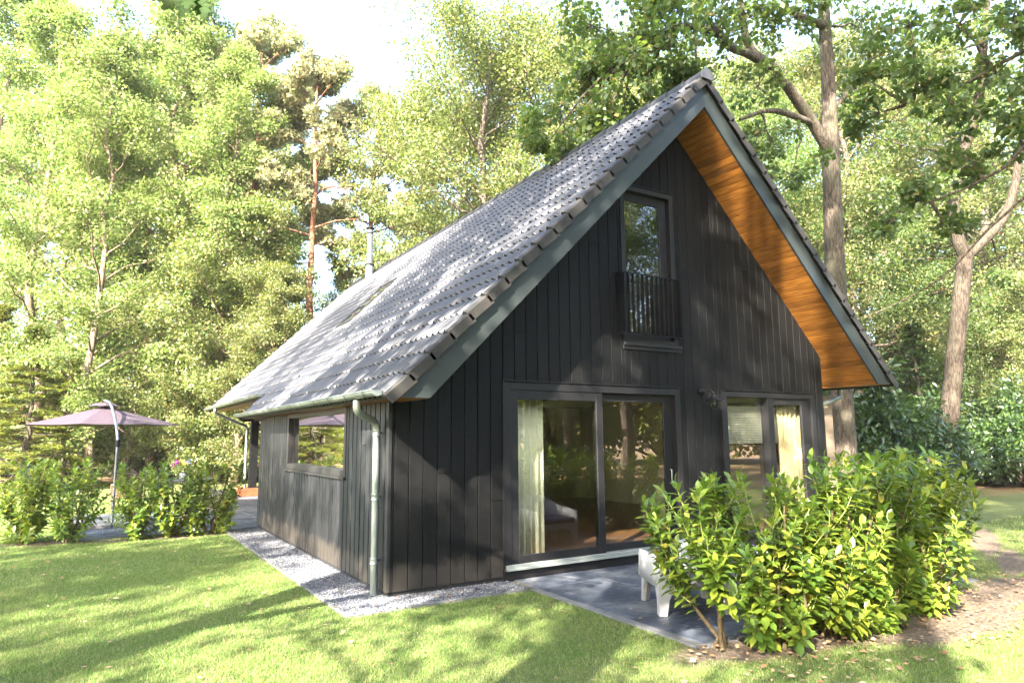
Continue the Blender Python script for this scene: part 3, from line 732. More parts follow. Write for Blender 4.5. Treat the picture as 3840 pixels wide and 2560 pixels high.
# ridge caps
mb = MB(); y = -0.80; i = 0
while y < YB:
    y1 = min(y+0.40, YB+0.05); n = 12; V = []
    for (yy, r_) in ((y, 0.118), (y+0.05, 0.114), (y+0.05, 0.108), (y1, 0.098)):
        for k in range(n+1):
            t = math.pi*(-0.13+1.26*k/n); V.append((XM+r_*math.cos(t), yy, 6.655+r_*math.sin(t)))
    F = [(q*(n+1)+k, (q+1)*(n+1)+k, (q+1)*(n+1)+k+1, q*(n+1)+k+1) for q in range(3) for k in range(n)]
    mb.add(V, F, True)
    if i == 0:
        c = [(XM+0.118*math.cos(math.pi*(-0.13+1.26*k/n)), -0.80, 6.655+0.118*math.sin(math.pi*(-0.13+1.26*k/n))) for k in range(n+1)]
        mb.add(c, [tuple(range(n+1))])
    y += 0.36; i += 1
mb.build('ridge_caps', M['tile'], roof)
# barge boards
def barge(sgn, xi, xo, zb_):
    f = (lambda x: x) if sgn > 0 else (lambda x: 2*XM-x)
    pl = [(xi, zb_), (XM-0.0005, XM+1.86+(zb_-1.86-xi)), (XM-0.0005, XM+2.2), (xo, zb_)]
    mb = MB(); P = [(f(x), z) for x, z in pl]
    if sgn < 0: P = P[::-1]
    mb.prism(P, 'y', -0.715, -0.682); return mb
barge(1, 0.13, -0.21, 1.99).build('barge_board', M['barge'], roof)
barge(-1, 2*XM-8.18, 2*XM-8.53, 2.41).build('barge_board', M['barge'], roof)
# soffit boards run along the house
mb = MB(); s2 = math.sqrt(.5)
for sgn, xs, ylist in ((1, 0.075, None), (-1, 2*XM-8.20, None)):
    v = 0; pit = 0.104*s2
    rr = random.Random(4)
    x = xs if sgn > 0 else xs
    x = 0.130 if sgn > 0 else 2*XM-8.185
    while x < XM-0.01:
        x1 = min(x+pit, XM)
        g = 0.006
        a, b = x+g, x1-g
        ya, yb = -0.680, (Y2 if x < 0.55 else (YB if x < 2.8 else 0.0))
        if sgn < 0: yb = YB if x < 1.1 else 0.0
        V = []
        for y in (ya, yb):
            V += [(a, y, a+1.862), (b, y, b+1.862), (b, y, b+1.895), (a, y, a+1.895)]
        if sgn < 0: V = [(2*XM-p[0], p[1], p[2]) for p in V]
        F = [(0,1,2,3),(7,6,5,4),(0,4,5,1),(1,5,6,2),(2,6,7,3),(3,7,4,0)]
        if sgn < 0: F = [tuple(reversed(q)) for q in F]
        mb.add(V, F); x = x1
mb.box(-0.235, 0.132, -0.680, Y2, 1.986, 2.003); mb.box(0.19, 0.555, Y2+0.05, YB, 2.410, 2.428); mb.box(8.175, 8.535, -0.680, YB, 2.405, 2.422)
tag(mb.build('soffit_boards', M['soffit'], roof), 'orange oiled wood boards under the overhang')
mb = MB()
for bx in ((-0.256, -0.2355, -0.675, Y2-0.01, 1.985, 2.12), (0.169, 0.1895, Y2+0.06, YB, 2.409, 2.54), (8.5355, 8.556, -0.675, YB, 2.404, 2.54)):
    mb = MB(); mb.box(*bx); mb.build('eave_board', M['barge'], roof)
# gutters with brackets
def gutter(xc, zt, y0, y1, r=0.058, mirror=False, brk=0.6):
    mb = MB(); n = 10
    arc = [(xc+r*math.cos(math.pi*(1+k/n)), zt+1.0*r*math.sin(math.pi*(1+k/n))) for k in range(n+1)]
    inner = [(xc+(r-0.004)*math.cos(math.pi*(1+k/n)), zt+1.0*(r-0.004)*math.sin(math.pi*(1+k/n))) for k in range(n, -1, -1)]
    poly = arc+inner
    V = [(p[0], y, p[1]) for y in (y0, y1) for p in poly]; m_ = len(poly)
    mb.add(V, [(i, (i+1) % m_, m_+(i+1) % m_, m_+i) for i in range(m_)], True)
    mb.tube([(xc-r, y0, zt), (xc-r, y1, zt)], 0.009, 8); 
    for y in (y0, y1):
        mb.add([(p[0], y, p[1]) for p in arc], [tuple(range(n+1))]); mb.add([(p[0], y+0.002, p[1]) for p in arc], [tuple(range(n, -1, -1))])
    g = mb.build('gutter', M['zinc'], house)
    y = y0+0.25
    while y < y1-0.05 and not mirror:
        bb = MB(); rr = r+0.008
        arc2 = [(xc+rr*math.cos(math.pi*(1+k/n)), zt+0.003+rr*math.sin(math.pi*(1+k/n))) for k in range(n+1)]
        V = [(p[0], yy, p[1]) for yy in (y, y+0.028) for p in arc2]
        bb.add(V, [(i, i+1, n+2+i, n+1+i) for i in range(n)]); bb.box(xc+r, xc+r+0.06, y, y+0.03, zt-0.02, zt+0.006)
        bb.build('bracket', M['barge'], g); y += brk
    return g
gutter(-0.401, 2.060, -0.655, Y2+0.02); gutter(0.024, 2.485, Y2-0.0+0.06, YB-0.1); 
gutter(8.625, 2.49, -0.6, YB-0.2, mirror=True)
# downpipes
def pipe_joint(mb, x, y, z, r=0.046):
    mb.lathe(x, y, [(0.038, z-0.035), (r, z-0.033), (r, z-0.026), (r-0.003, z-0.02), (r-0.003, z+0.02), (r, z+0.026), (r, z+0.033), (0.038, z+0.035)], 20)
def smooth_path(pts, k=6):
    pts = [np.array(p, float) for p in pts]; P = [pts[0]]+pts+[pts[-1]]; out = []
    for i in range(1, len(P)-2):
        for t in np.linspace(0, 1, k, endpoint=False):
            p0, p1, p2, p3 = P[i-1], P[i], P[i+1], P[i+2]
            out.append(0.5*((2*p1)+(-p0+p2)*t+(2*p0-5*p1+4*p2-p3)*t*t+(-p0+3*p1-3*p2+p3)*t**3))
    out.append(P[-2]); return out
mb = MB()
mb.tube(smooth_path([(-0.385, 0.0, 1.99), (-0.385, 0.0, 1.93), (-0.37, 0.01, 1.88), (-0.30, 0.055, 1.835), (-0.20, 0.115, 1.80), (-0.125, 0.16, 1.765), (-0.098, 0.175, 1.70), (-0.096, 0.176, 1.6)]), 0.040, 18, False)
mb.tube([(-0.096, 0.176, 1.6), (-0.096, 0.170, -0.07)], 0.0385, 18, False)
for z in (1.652, 0.966, 0.300): pipe_joint(mb, -0.096, 0.173, z)
dp = mb.build('downpipe', M['zinc'], house)
for z in (1.652, 0.966, 0.300):
    mb = MB(); mb.box(-0.096, 0.0, 0.205, 0.215, z-0.008, z+0.008); mb.box(-0.108, -0.084, 0.2125, 0.235, z-0.01, z+0.01)
    mb.build('pipe_bracket', M['black'], dp)
YP = 14.25
pb = aty(917, 1844, YP); pt_ = aty(924, 1640, YP)
mb = MB(); xpipe = (pb[0]+pt_[0])/2
mb.tube(smooth_path([(0.04, 13.1, 2.42), (0.04, 13.1, 2.34), (0.12, 13.2, 2.28), (xpipe-0.22, YP-0.22, 2.02), (xpipe-0.05, YP-0.06, 1.96), (xpipe, YP, 1.86), (xpipe, YP, 1.7)]), 0.040, 14, False)
mb.tube([(xpipe, YP, 1.7), (xpipe, YP, 0.0)], 0.0385, 14, False)
for z in (1.2, 0.5): pipe_joint(mb, xpipe, YP, z)
mb.build('downpipe', M['zinc'], house)
p0 = aty(934, 1700, YP+0.1); p1 = aty(962, 1700, YP+0.1)
mb = MB(); mb.box(p0[0]+0.02, p1[0]+0.02, YP+0.0, YP+0.2, 0.05, 2.10, 0.004)
mb.build('terrace_post', M['black'], house)
mb = MB(); mb.box(p0[0]-0.25, 2.69, YP+0.03, YP+0.17, 2.102, 2.25, 0.004); mb.box(p0[0]+0.06, p1[0]-0.02, LW+0.3, YP, 2.11, 2.25)
mb.build('terrace_beam', M['black'], house)
# right elbow pipe
mb = MB(); mb.tube(smooth_path([(8.70, 0.30, 2.45), (8.70, 0.30, 2.30), (8.66, 0.31, 2.24), (8.25, 0.36, 2.12), (7.9, 0.38, 2.05), (7.80, 0.38, 1.95), (7.80, 0.38, -0.05)]), 0.038, 12, False)
mb.build('downpipe', M['zinc'], house)
# flue
fb = np.array([4.06, 12.3, 6.40])
mb = MB(); mb.lathe(fb[0], fb[1], [(0.125, 6.05), (0.125, 6.78), (0.115, 6.80), (0.085, 6.82), (0.085, 7.92), (0.0, 7.925)], 20)
fl = mb.build('flue_pipe', M['steel'], roof)
mb = MB(); mb.lathe(fb[0], fb[1], [(0.09, 6.80), (0.145, 6.795), (0.15, 6.83), (0.09, 6.85)], 20); mb.build('flue_collar', M['black'], fl); mb = MB(); mb.lathe(fb[0], fb[1], [(0.086, 7.80), (0.093, 7.80), (0.093, 7.83), (0.086, 7.83)], 20)
mb.build('flue_collar', M['black'], fl); mb = MB(); mb.tube([(fb[0], fb[1], 7.9), (fb[0], fb[1], 7.96)], 0.03, 8); mb.lathe(fb[0], fb[1], [(0.0, 7.95), (0.125, 7.95), (0.128, 7.965), (0.125, 7.98), (0.0, 8.0)], 20); mb.build('flue_cap', M['black'], fl)
# roof window
def on_slope(x, h): return (x-h*s2, x+2.30+h*s2)
def slope_box(mb, x0, x1, y0, y1, h0, h1):
    V = []
    for h in (h0, h1):
        for (x, y) in ((x0, y0), (x1, y0), (x1, y1), (x0, y1)):
            a, c = on_slope(x, h); V.append((a, y, c))
    mb.hexa(V)
mb = MB(); X0, X1, Ya, Yb_ = 1.62, 2.66, 6.42, 7.30
slope_box(mb, X0, X0+0.06, Ya, Yb_, 0.0, 0.085); slope_box(mb, X1-0.06, X1, Ya, Yb_, 0.0, 0.095)
slope_box(mb, X0+0.0605, X1-0.0605, Ya, Ya+0.07, 0.0, 0.085); slope_box(mb, X0+0.0605, X1-0.0605, Yb_-0.07, Yb_, 0.0, 0.085)
sw_ = mb.build('roof_window', M['frame_side'], roof)
mb = MB(); slope_box(mb, X0+0.062, X1-0.062, Ya+0.072, Yb_-0.072, 0.055, 0.065); mb.build('pane', M['glass_side'], sw_)
mb = MB(); slope_box(mb, X0+0.0, X1, Ya-0.12, Ya-0.001, 0.0, 0.055); slope_box(mb, X0-0.16, X0-0.001, Ya-0.12, Yb_+0.1, 0.02, 0.06); mb.build('flashing', M['zinc'], sw_)

# sliding door
def frame_rect(mb, x0, x1, z0, z1, y0, y1, wl, wr, wt, wb):
    mb.box(x0, x0+wl, y0, y1, z0, z1, 0.002); mb.box(x1-wr, x1, y0, y1, z0, z1, 0.002)
    mb.box(x0+wl+0.0003, x1-wr-0.0003, y0+0.0005, y1, z1-wt, z1-0.0005, 0.002)
    if wb: mb.box(x0+wl+0.0003, x1-wr-0.0003, y0+0.0005, y1, z0+0.0005, z0+wb, 0.002)
mb = MB(); frame_rect(mb, 1.412, 4.333, 0.125, 2.248, -0.034, 0.12, 0.093, 0.093, 0.088, 0)
mb.box(1.388, 1.408, -0.040, 0.0, 0.0, 2.262); mb.box(1.388, 4.355, -0.046, 0.0, 2.2625, 2.276)
door = mb.build('sliding_door', M['frame'], house)
mb = MB(); frame_rect(mb, 1.509, 2.921, 0.1262, 2.157, -0.024, 0.018, 0.101, 0.105, 0.110, 0.088)
s1 = mb.build('door_leaf', M['frame'], door)
mb = MB(); mb.box(1.6105, 2.8155, -0.008, 0.002, 0.2145, 2.0465); mb.build('pane', M['glass'], s1)
mb = MB(); frame_rect(mb, 2.84, 4.238, 0.1262, 2.155, 0.040, 0.082, 0.10, 0.17, 0.100, 0.088)
s2_ = mb.build('door_leaf', M['frame'], door)
mb = MB(); mb.box(2.9405, 4.0675, 0.055, 0.065, 0.2145, 2.0545); mb.build('pane', M['glass'], s2_)
mb = MB(); mb.tube([(4.15, 0.032, 0.95), (4.15, 0.005, 0.96), (4.15, 0.005, 1.12), (4.15, 0.032, 1.13)], 0.009, 8); mb.build('handle', M['alu'], s2_)
mb = MB(); mb.box(1.425, 4.32, -0.075, 0.11, 0.062, 0.088, 0.003); mb.box(1.425, 4.32, -0.055, 0.11, 0.0885, 0.1245, 0.003); mb.build('sill', M['alu'], door)
mb = MB(); mb.box(1.412, 4.333, -0.02, 0.0, -0.06, 0.06); mb.build('plinth', M['frame'], door)
# lower right window
mb = MB(); frame_rect(mb, 5.202, 7.448, 0.07, 2.248, -0.034, 0.12, 0.105, 0.098, 0.078, 0.09)
mb.box(5.178, 5.198, -0.040, 0.0, 0.0, 2.262); mb.box(5.178, 7.47, -0.046, 0.0, 2.2625, 2.276); mb.box(6.245, 6.378, -0.030, 0.11, 0.161, 2.1695, 0.002)
w2 = mb.build('front_window', M['frame'], house); tag(w2, 'tall window with a blind and a curtain behind it')
mb = MB(); frame_rect(mb, 6.3785, 7.349, 0.1605, 2.1695, 0.0, 0.05, 0.02, 0.215, 0.10, 0.09); w2s = mb.build('sash', M['frame'], w2)
mb = MB(); mb.box(6.399, 7.1335, 0.020, 0.030, 0.251, 2.069); mb.build('pane', M['glass'], w2s)
mb = MB(); mb.box(5.3075, 6.2445, 0.075, 0.085, 0.161, 2.169); mb.build('pane', M['glass'], w2)
# upper window and its balustrade
mb = MB(); frame_rect(mb, 3.337, 4.348, 2.862, 5.118, -0.034, 0.10, 0.030, 0.078, 0.072, 0.06)
mb.box(3.315, 3.334, -0.042, 0.0, 2.80, 5.125); mb.box(3.315, 4.372, -0.046, 0.0, 5.1255, 5.140); 
uw = mb.build('upper_window', M['frame'], house); tag(uw, 'narrow upper window in the gable')
mb = MB(); frame_rect(mb, 3.3675, 4.2695, 2.9225, 5.0455, 0.045, 0.095, 0.105, 0.145, 0.125, 0.11); us_ = mb.build('sash', M['frame'], uw)
mb = MB(); mb.box(3.473, 4.124, 0.065, 0.075, 3.033, 4.92); mb.build('pane', M['glass'], us_)
mb = MB(); mb.box(3.30, 4.40, -0.070, -0.023, 2.815, 2.86, 0.004); mb.box(3.30, 4.40, -0.045, -0.023, 2.765, 2.8145, 0.004); mb.build('sill', M['frame'], uw)
mb = MB(); mb.box(3.215, 4.325, -0.150, -0.110, 3.80, 3.812); mb.box(3.215, 4.325, -0.150, -0.110, 2.962, 2.974)
for x in (3.16, 4.36): mb.box(x, x+0.05, -0.03, -0.022, 2.96, 3.812)
for x in (3.20, 4.32):
    mb.box(x, x+0.008, -0.150, -0.024, 2.962, 3.812)
bal = mb.build('balustrade', M['black'], uw)
mb = MB()
for k in range(13):
    x = 3.245+k*(4.30-3.245)/12; mb.box(x, x+0.008, -0.153, -0.105, 2.975, 3.799)
mb.build('balustrade_bars', M['black'], bal)
# side window
mb = MB()
y0, y1, z0, z1 = SW
mb.box(-0.035, 0.10, y0, y0+0.075, z0, z1, 0.002); mb.box(-0.035, 0.10, y1-0.075, y1, z0, z1, 0.002)
mb.box(-0.0345, 0.10, y0+0.0755, y1-0.0755, z1-0.085, z1-0.0005, 0.002); mb.box(-0.0345, 0.10, y0+0.0755, y1-0.0755, z0+0.0005, z0+0.085, 0.002)
sw1 = mb.build('side_window', M['frame_side'], house); tag(sw1, 'wide side window mirroring the parasol')
mb = MB(); mb.box(0.050, 0.060, y0+0.076, y1-0.0755, z0+0.0855, z1-0.0855); mb.build('pane', M['glass_side'], sw1)
mb = MB(); mb.box(0.035, 0.075, y1-0.15, y1-0.12, z0+0.086, z1-0.086); mb.build('glazing_bead', M['frame_side'], sw1)
mb = MB(); mb.box(-0.060, -0.028, y0-0.02, y1+0.02, z0-0.03, z0-0.001); mb.build('sill', M['frame_side'], sw1)
# inside: floor, walls, ceiling
mb = MB(); mb.box(0.13, W-0.11, 0.125, LW-0.06, 0.05, 0.10); mb.build('room_floor', M['parquet'], house)
mb = MB(); mb.box(0.13, 0.5, LW-0.09, LW-0.052, 0.101, 2.29); mb.box(0.5, 3.3, LW-0.09, LW-0.052, 1.9, 2.29); mb.box(3.3, W-0.11, LW-0.09, LW-0.052, 0.101, 2.29); mb.box(0.105, 0.129, 0.125, 1.43, 0.101, 1.85); mb.box(0.105, 0.129, 4.49, LW-0.1, 0.101, 1.85); mb.box(0.105, 0.129, 1.43, 4.49, 0.101, 1.11)
mb.box(W-0.135, W-0.11, 0.125, LW-0.1, 0.101, 2.29)
mb.box(0.13, W-0.11, 0.12, LW-0.1, 2.30, 2.33)
mb.box(3.0, 3.03, 0.8, 4.5, 2.45, 4.6); mb.box(3.0, 5.5, 3.5, 3.53, 2.4, 4.8)
mb.build('room_walls', M['plaster'], house)

# ------------------------------------------------------------------ things on and in the house
def curtain(x0, x1, y, z0, z1, m, label, n=7, seed=1):
    r = random.Random(seed); cols = n*10+1; V = []
    for k in range(cols):
        t = k/(cols-1); x = x0+(x1-x0)*t+0.01*math.sin(9*t)
        yy = y+0.035*math.sin(2*math.pi*n*t+0.8*math.sin(5*t))*(0.8+0.4*math.sin(3*t)); V.append((x, yy))
    mb = MB(); VV = [(x, yy, z) for z in (z0, z1) for x, yy in V]
    mb.add(VV, [(k, k+1, cols+k+1, cols+k) for k in range(cols-1)], True)
    o = mb.build('curtain', m); mod = o.modifiers.new('s', 'SOLIDIFY'); mod.thickness = 0.004
    return tag(o, label, 'curtain')
curtain(1.62, 2.14, 0.25, 0.11, 2.22, M['linen'], 'pale green linen curtain behind the left sliding door pane', 6)
curtain(6.72, 7.25, 0.16, 0.11, 2.22, M['linen2'], 'cream curtain behind the right pane of the small window', 5)
mb = MB(); z = 1.47
bl = empty('venetian_blind', (5.9, 0.17, 2.1), 'half lowered grey slatted blind behind the lower window', 'blind')
while z < 2.04:
    V = [(5.29, 0.150, z), (6.68, 0.150, z), (6.68, 0.172, z+0.017), (5.29, 0.172, z+0.017)]
    mb.add(V, [(0, 1, 2, 3)]); mb.add([(p[0], p[1]+0.001, p[2]-0.0015) for p in V], [(3, 2, 1, 0)]); z += 0.026
q = mb.build('slats', M['blind'], bl, (5.9, 0.17, 2.1)); q.location = (0, 0, 0)
mb = MB(); mb.box(5.29, 6.68, 0.145, 0.178, 2.05, 2.09); mb.box(5.29, 6.68, 0.148, 0.175, 1.438, 1.458); q = mb.build('head_rail', M['black'], bl, (5.9, 0.17, 2.1)); q.location = (0, 0, 0)
# clock, cabinet, screen inside
ck = empty('wall_clock', (5.35, LW-0.1, 1.75), 'round pale clock hanging on the inner wall seen through the door', 'clock')
mb = MB(); mb.lathe(0, 0, [(0.0, -0.03), (0.17, -0.03)], 28, 'y'); mb.build('clock_face', M['clock'], ck)
mb = MB(); mb.lathe(0, 0, [(0.165, -0.045), (0.2, -0.045), (0.2, 0.0), (0.165, 0.0)], 28, 'y'); mb.build('clock_rim', M['black'], ck)
mb = MB(); mb.box(-0.006, 0.006, -0.036, -0.032, 0, 0.12); mb.box(0, 0.08, -0.036, -0.032, -0.006, 0.006); mb.build('clock_hands', M['black'], ck)
cb = empty('dark_cabinet', (5.65, 6.2, 0.1), 'black cabinet against the inner wall seen through the door', 'cabinet')
mb = MB(); mb.box(-0.45, 0.3, -0.2, 0.2, 0.05, 1.3, 0.01); mb.build('carcass', M['black'], cb)
mb = MB(); mb.box(-0.43, -0.08, -0.215, -0.201, 0.1, 1.27, 0.003); mb.box(-0.07, 0.28, -0.215, -0.201, 0.1, 1.27, 0.003); mb.build('door', M['frame'], cb)

# wall lamp
lp = empty('wall_lamp', (4.775, -0.024, 2.225), 'dark barn style wall lamp with clear glass between door and window', 'lamp')
mb = MB(); mb.lathe(0, 0, [(0.0, -0.03), (0.045, -0.03), (0.052, -0.02), (0.052, 0.0)], 20, 'y'); mb.build('wall_plate', M['black'], lp)
mb = MB(); mb.tube(smooth_path([(0, -0.02, 0), (0, -0.10, 0.0), (0, -0.19, 0.0), (0, -0.225, -0.02), (0, -0.235, -0.06)]), 0.009, 10); mb.build('arm', M['frame'], lp)
mb = MB(); mb.lathe(0, -0.235, [(0.0, -0.055), (0.03, -0.055), (0.036, -0.06), (0.038, -0.09), (0.055, -0.10), (0.09, -0.118), (0.142, -0.138), (0.145, -0.142), (0.09, -0.125), (0.04, -0.112)], 28); mb.build('lamp_shade', M['frame'], lp)
mb = MB(); mb.lathe(0, -0.235, [(0.046, -0.115), (0.048, -0.2), (0.042, -0.225), (0.02, -0.24), (0.0, -0.243)], 20); mb.build('glass_jar', M['bulb_glass'], lp)
mb = MB(); mb.lathe(0, -0.235, [(0.012, -0.11), (0.016, -0.14), (0.022, -0.17), (0.018, -0.19), (0.0, -0.2)], 14); mb.build('bulb', M['white_plastic'], lp)
mb = MB()
for k in range(4):
    t = k*math.pi/2+0.6; mb.tube([(0.05*math.cos(t), -0.235+0.05*math.sin(t), -0.115), (0.052*math.cos(t), -0.235+0.052*math.sin(t), -0.215), (0.0, -0.235, -0.25)], 0.0022, 5)
mb.build('wire_guard', M['black'], lp)

# brick wall by the right corner
mb = MB(); mb.box(0.0, 0.94, 0.0, 0.12, 0.0, 2.36, 0.004)
bw = mb.build('brick_wall', M['brick']); bw.location = (7.76, 0.47, -0.07)
tag(bw, 'short light brick wall just behind the right corner of the house', 'wall')

# planter
pl = empty('rusty_planter', (0.91, 13.88, -0.046), 'low rust brown steel planter round the foot of the terrace post', 'planter')
mb = MB(); w_, d_, h_ = 1.5, 0.75, 0.235
mb.box(0, w_, 0, 0.02, 0, h_); mb.box(0, 0.02, 0.0205, d_, 0, h_); mb.box(w_-0.02, w_, 0.0205, d_, 0, h_); mb.box(0.0205, w_-0.0205, d_-0.02, d_, 0, h_); mb.build('box', M['corten'], pl)
mb = MB(); mb.box(0.021, w_-0.021, 0.021, d_-0.021, 0.01, h_-0.03); mb.build('soil', M['soil'], pl)

# parasol
ub = np.array([-2.33, 8.55, -0.046]); uc = at(387, 1590, 14.7)
um = empty('cantilever_parasol', tuple(ub), 'aubergine side pole parasol on the back terrace', 'parasol')
def rel(p): return tuple(np.array(p, float)-ub)
R_, ze, za = 1.53, 1.925, 2.34
mb = MB(); apex = rel((uc[0], uc[1], za)); ring = []
for k in range(8):
    t = math.pi/8+k*math.pi/4+0.12; ring.append((uc[0]+R_*math.cos(t), uc[1]+R_*math.sin(t)))
V = [apex]; sub = 5
F = []
rows = []
for s_ in range(1, 7):
    row = []
    for k in range(8):
        for j in range(sub):
            u = j/sub; a = np.array(ring[k]); b = np.array(ring[(k+1) % 8]); e = a+(b-a)*u
            f_ = s_/6.0; p = np.array([uc[0], uc[1]])+(e-np.array([uc[0], uc[1]]))*f_
            sag = -0.015*math.sin(math.pi*u)*f_*(0.6+0.4*f_); z = za+(ze-za)*(f_**0.92)+sag
            row.append(len(V)); V.append(rel((p[0], p[1], z)))
    rows.append(row)
n = len(rows[0])
for j in range(n): F.append((0, rows[0][j], rows[0][(j+1) % n]))
for a, b in zip(rows, rows[1:]):
    for j in range(n): F.append((a[j], b[j], b[(j+1) % n], a[(j+1) % n]))
mb.add(V, F, False); can = mb.build('canopy', M['canopy'], um); sm_ = can.modifiers.new('s', 'SOLIDIFY'); sm_.thickness = 0.004
mb = MB(); V = [rel((uc[0], uc[1], za+0.075))]
for s_, (rr, zz) in enumerate(((0.16, za+0.05), (0.30, za-0.015))):
    for k in range(16):
        t = k*math.pi/8+0.12+math.pi/8; V.append(rel((uc[0]+rr*math.cos(t), uc[1]+rr*math.sin(t), zz+(0.012 if k % 2 else 0))))
F = [(0, 1+j, 1+(j+1) % 16) for j in range(16)]+[(1+j, 17+j, 17+(j+1) % 16, 1+(j+1) % 16) for j in range(16)]
mb.add(V, F); mb.build('vent_cap', M['canopy'], can)
for k in range(8):
    mb = MB(); mb.tube([rel((uc[0], uc[1], za-0.03)), rel((ring[k][0], ring[k][1], ze-0.015))], 0.011, 6); mb.build('rib', M['black'], um)
mb = MB(); top = (uc[0], uc[1], za+0.12)
def ua(f_, z): return (ub[0]+(uc[0]-ub[0])*f_, ub[1]+(uc[1]-ub[1])*f_, z)
arm = [ua(0, 1.56), ua(0.10, 1.78), ua(0.30, 2.07), ua(0.62, 2.36), top]
mb.tube([rel(p) for p in smooth_path(arm)], 0.028, 12); mb.build('arm', M['pole'], um)
mb = MB(); mb.tube([rel((ub[0], ub[1], 0.0)), rel((ub[0], ub[1], 1.60))], 0.026, 12); mb.build('pole', M['pole'], um)
mb = MB(); mb.tube([rel((ub[0]+0.0, ub[1]-0.02, 1.50)), rel((ub[0]+0.09, ub[1]-0.03, 1.51)), rel((ub[0]+0.10, ub[1]-0.03, 1.45))], 0.016, 8); mb.tube([rel((ub[0], ub[1], 1.46)), rel((ub[0], ub[1], 1.60))], 0.040, 12); mb.build('crank', M['black'], um)
mb = MB(); mb.tube([rel((uc[0], uc[1], za+0.13)), rel((uc[0], uc[1], za-0.05))], 0.016, 8); mb.build('hanger', M['black'], um)
mb = MB()
for (a, b) in ((-0.42, -0.42), (0.02, -0.42), (-0.42, 0.02), (0.02, 0.02)): mb.box(a, a+0.40, b, b+0.40, 0.0, 0.06, 0.006)
mb.build('base_slabs', M['concrete'], um)

# white armchairs
def make_armchair(name, loc, rz, label):
    t = empty(name, loc, label, 'armchair', 'white moulded armchairs on the front terrace', rz)
    # local: x to the right, y towards the open front, origin on the floor at the rear centre
    w, d = 0.345, 0.66
    mb = MB(); th = 0.03
    # shell outline around the back and arms: list of (x,y,top height)
    path = []
    for k in range(21):
        a = math.pi*(k/20.0); path.append((-w*math.cos(a)*1.0, 0.0+0.17-0.17*math.sin(a), 0.535+0.175*math.sin(a)**1.5))
    sideL = [(-w, 0.66-(0.49)*j/6, 0.50+0.035*j/6) for j in range(6)]
    sideR = [(w, 0.17+0.49*j/6, 0.535-0.035*j/6) for j in range(1, 7)]
    pth = sideL+path+sideR; n = len(pth); V = []
    rows = []
    c = np.array([0, 0.33])
    for (fz, off) in ((0.0, 0.0), (0.5, 0.004), (1.0, 0.006), (1.0, -0.022), (0.5, -0.026), (0.0, -0.03)):
        row = []
        for i, (x, y, zt) in enumerate(pth):
            a = np.array(pth[max(i-1, 0)][:2]); b = np.array(pth[min(i+1, n-1)][:2]); tn = (b-a)/(np.linalg.norm(b-a)+1e-9)
            nn = np.array([-tn[1], tn[0]])
            lean_ = -0.05*fz*(1 if y < 0.2 else 0.3)
            zz = 0.25+(zt-0.25)*fz
            row.append(len(V)); V.append((x+nn[0]*off, y+nn[1]*off+lean_, zz))
        rows.append(row)
    F = []
    for a, b in zip(rows, rows[1:]+rows[:1]):
        for j in range(n-1): F.append((a[j], a[j+1], b[j+1], b[j]))
    F.append(tuple(r_[0] for r_ in rows)[::-1]); F.append(tuple(r_[-1] for r_ in rows))
    mb.add(V, F, True); o = mb.build('shell', M['white_plastic'], t)
    mb = MB(); mb.box(-w+0.03, w-0.03, 0.06, d-0.01, 0.27, 0.32, 0.012)
    mb.box(-w+0.002, w-0.002, d-0.03, d+0.004, 0.235, 0.315, 0.008); mb.build('seat', M['white_plastic'], t)
    for (sx, sy) in ((-1, 0), (1, 0), (-1, 1), (1, 1)):
        mb = MB(); x0 = sx*w; y0 = 0.02 if sy == 0 else d
        ys = 1 if sy == 0 else -1
        # corner leg: flares into the shell
        V = []
        for (z, wx, wy, dx) in ((0.0, 0.075, 0.065, 0.012), (0.14, 0.10, 0.085, 0.004), (0.235, 0.15, 0.13, 0.0), (0.30, 0.22, 0.2, 0.0)):
            xo = x0+sx*dx*0.5; yo = y0-ys*dx
            for (a, b) in ((0, 0), (1, 0), (1, 0.35), (0.35, 1), (0, 1)):
                V.append((xo-sx*wx*a, yo+ys*wy*b, z))
        F = [(0, 1, 2, 3, 4), (19, 18, 17, 16, 15)]
        for r_ in range(3):
            for j in range(5): F.append((r_*5+j, (r_+1)*5+j, (r_+1)*5+(j+1) % 5, r_*5+(j+1) % 5))
        if sx*ys > 0: F = [tuple(reversed(f_)) for f_ in F]
        mb.add(V, F, False); mb.build('leg', M['white_plastic'], t)
    mb = MB(); mb.box(-w+0.035, w-0.035, 0.09, d+0.01, 0.3205, 0.40, 0.03); cu = mb.build('seat_cushion', M['cushion'], t)
    return t
fr = math.atan2(0.88, 0.47)-math.pi/2
ch1 = make_armchair('white_armchair', (2.115, -2.29, -0.047), fr, 'white moulded armchair half behind the laurel, back to the lawn')
ch2 = copy_tree(ch1); ch2.location = (3.43, -2.36, -0.047); ch2.rotation_euler = (0, 0, 0.03)
ch2['label'] = 'second white armchair hidden behind the laurels and mirrored in the left door pane'

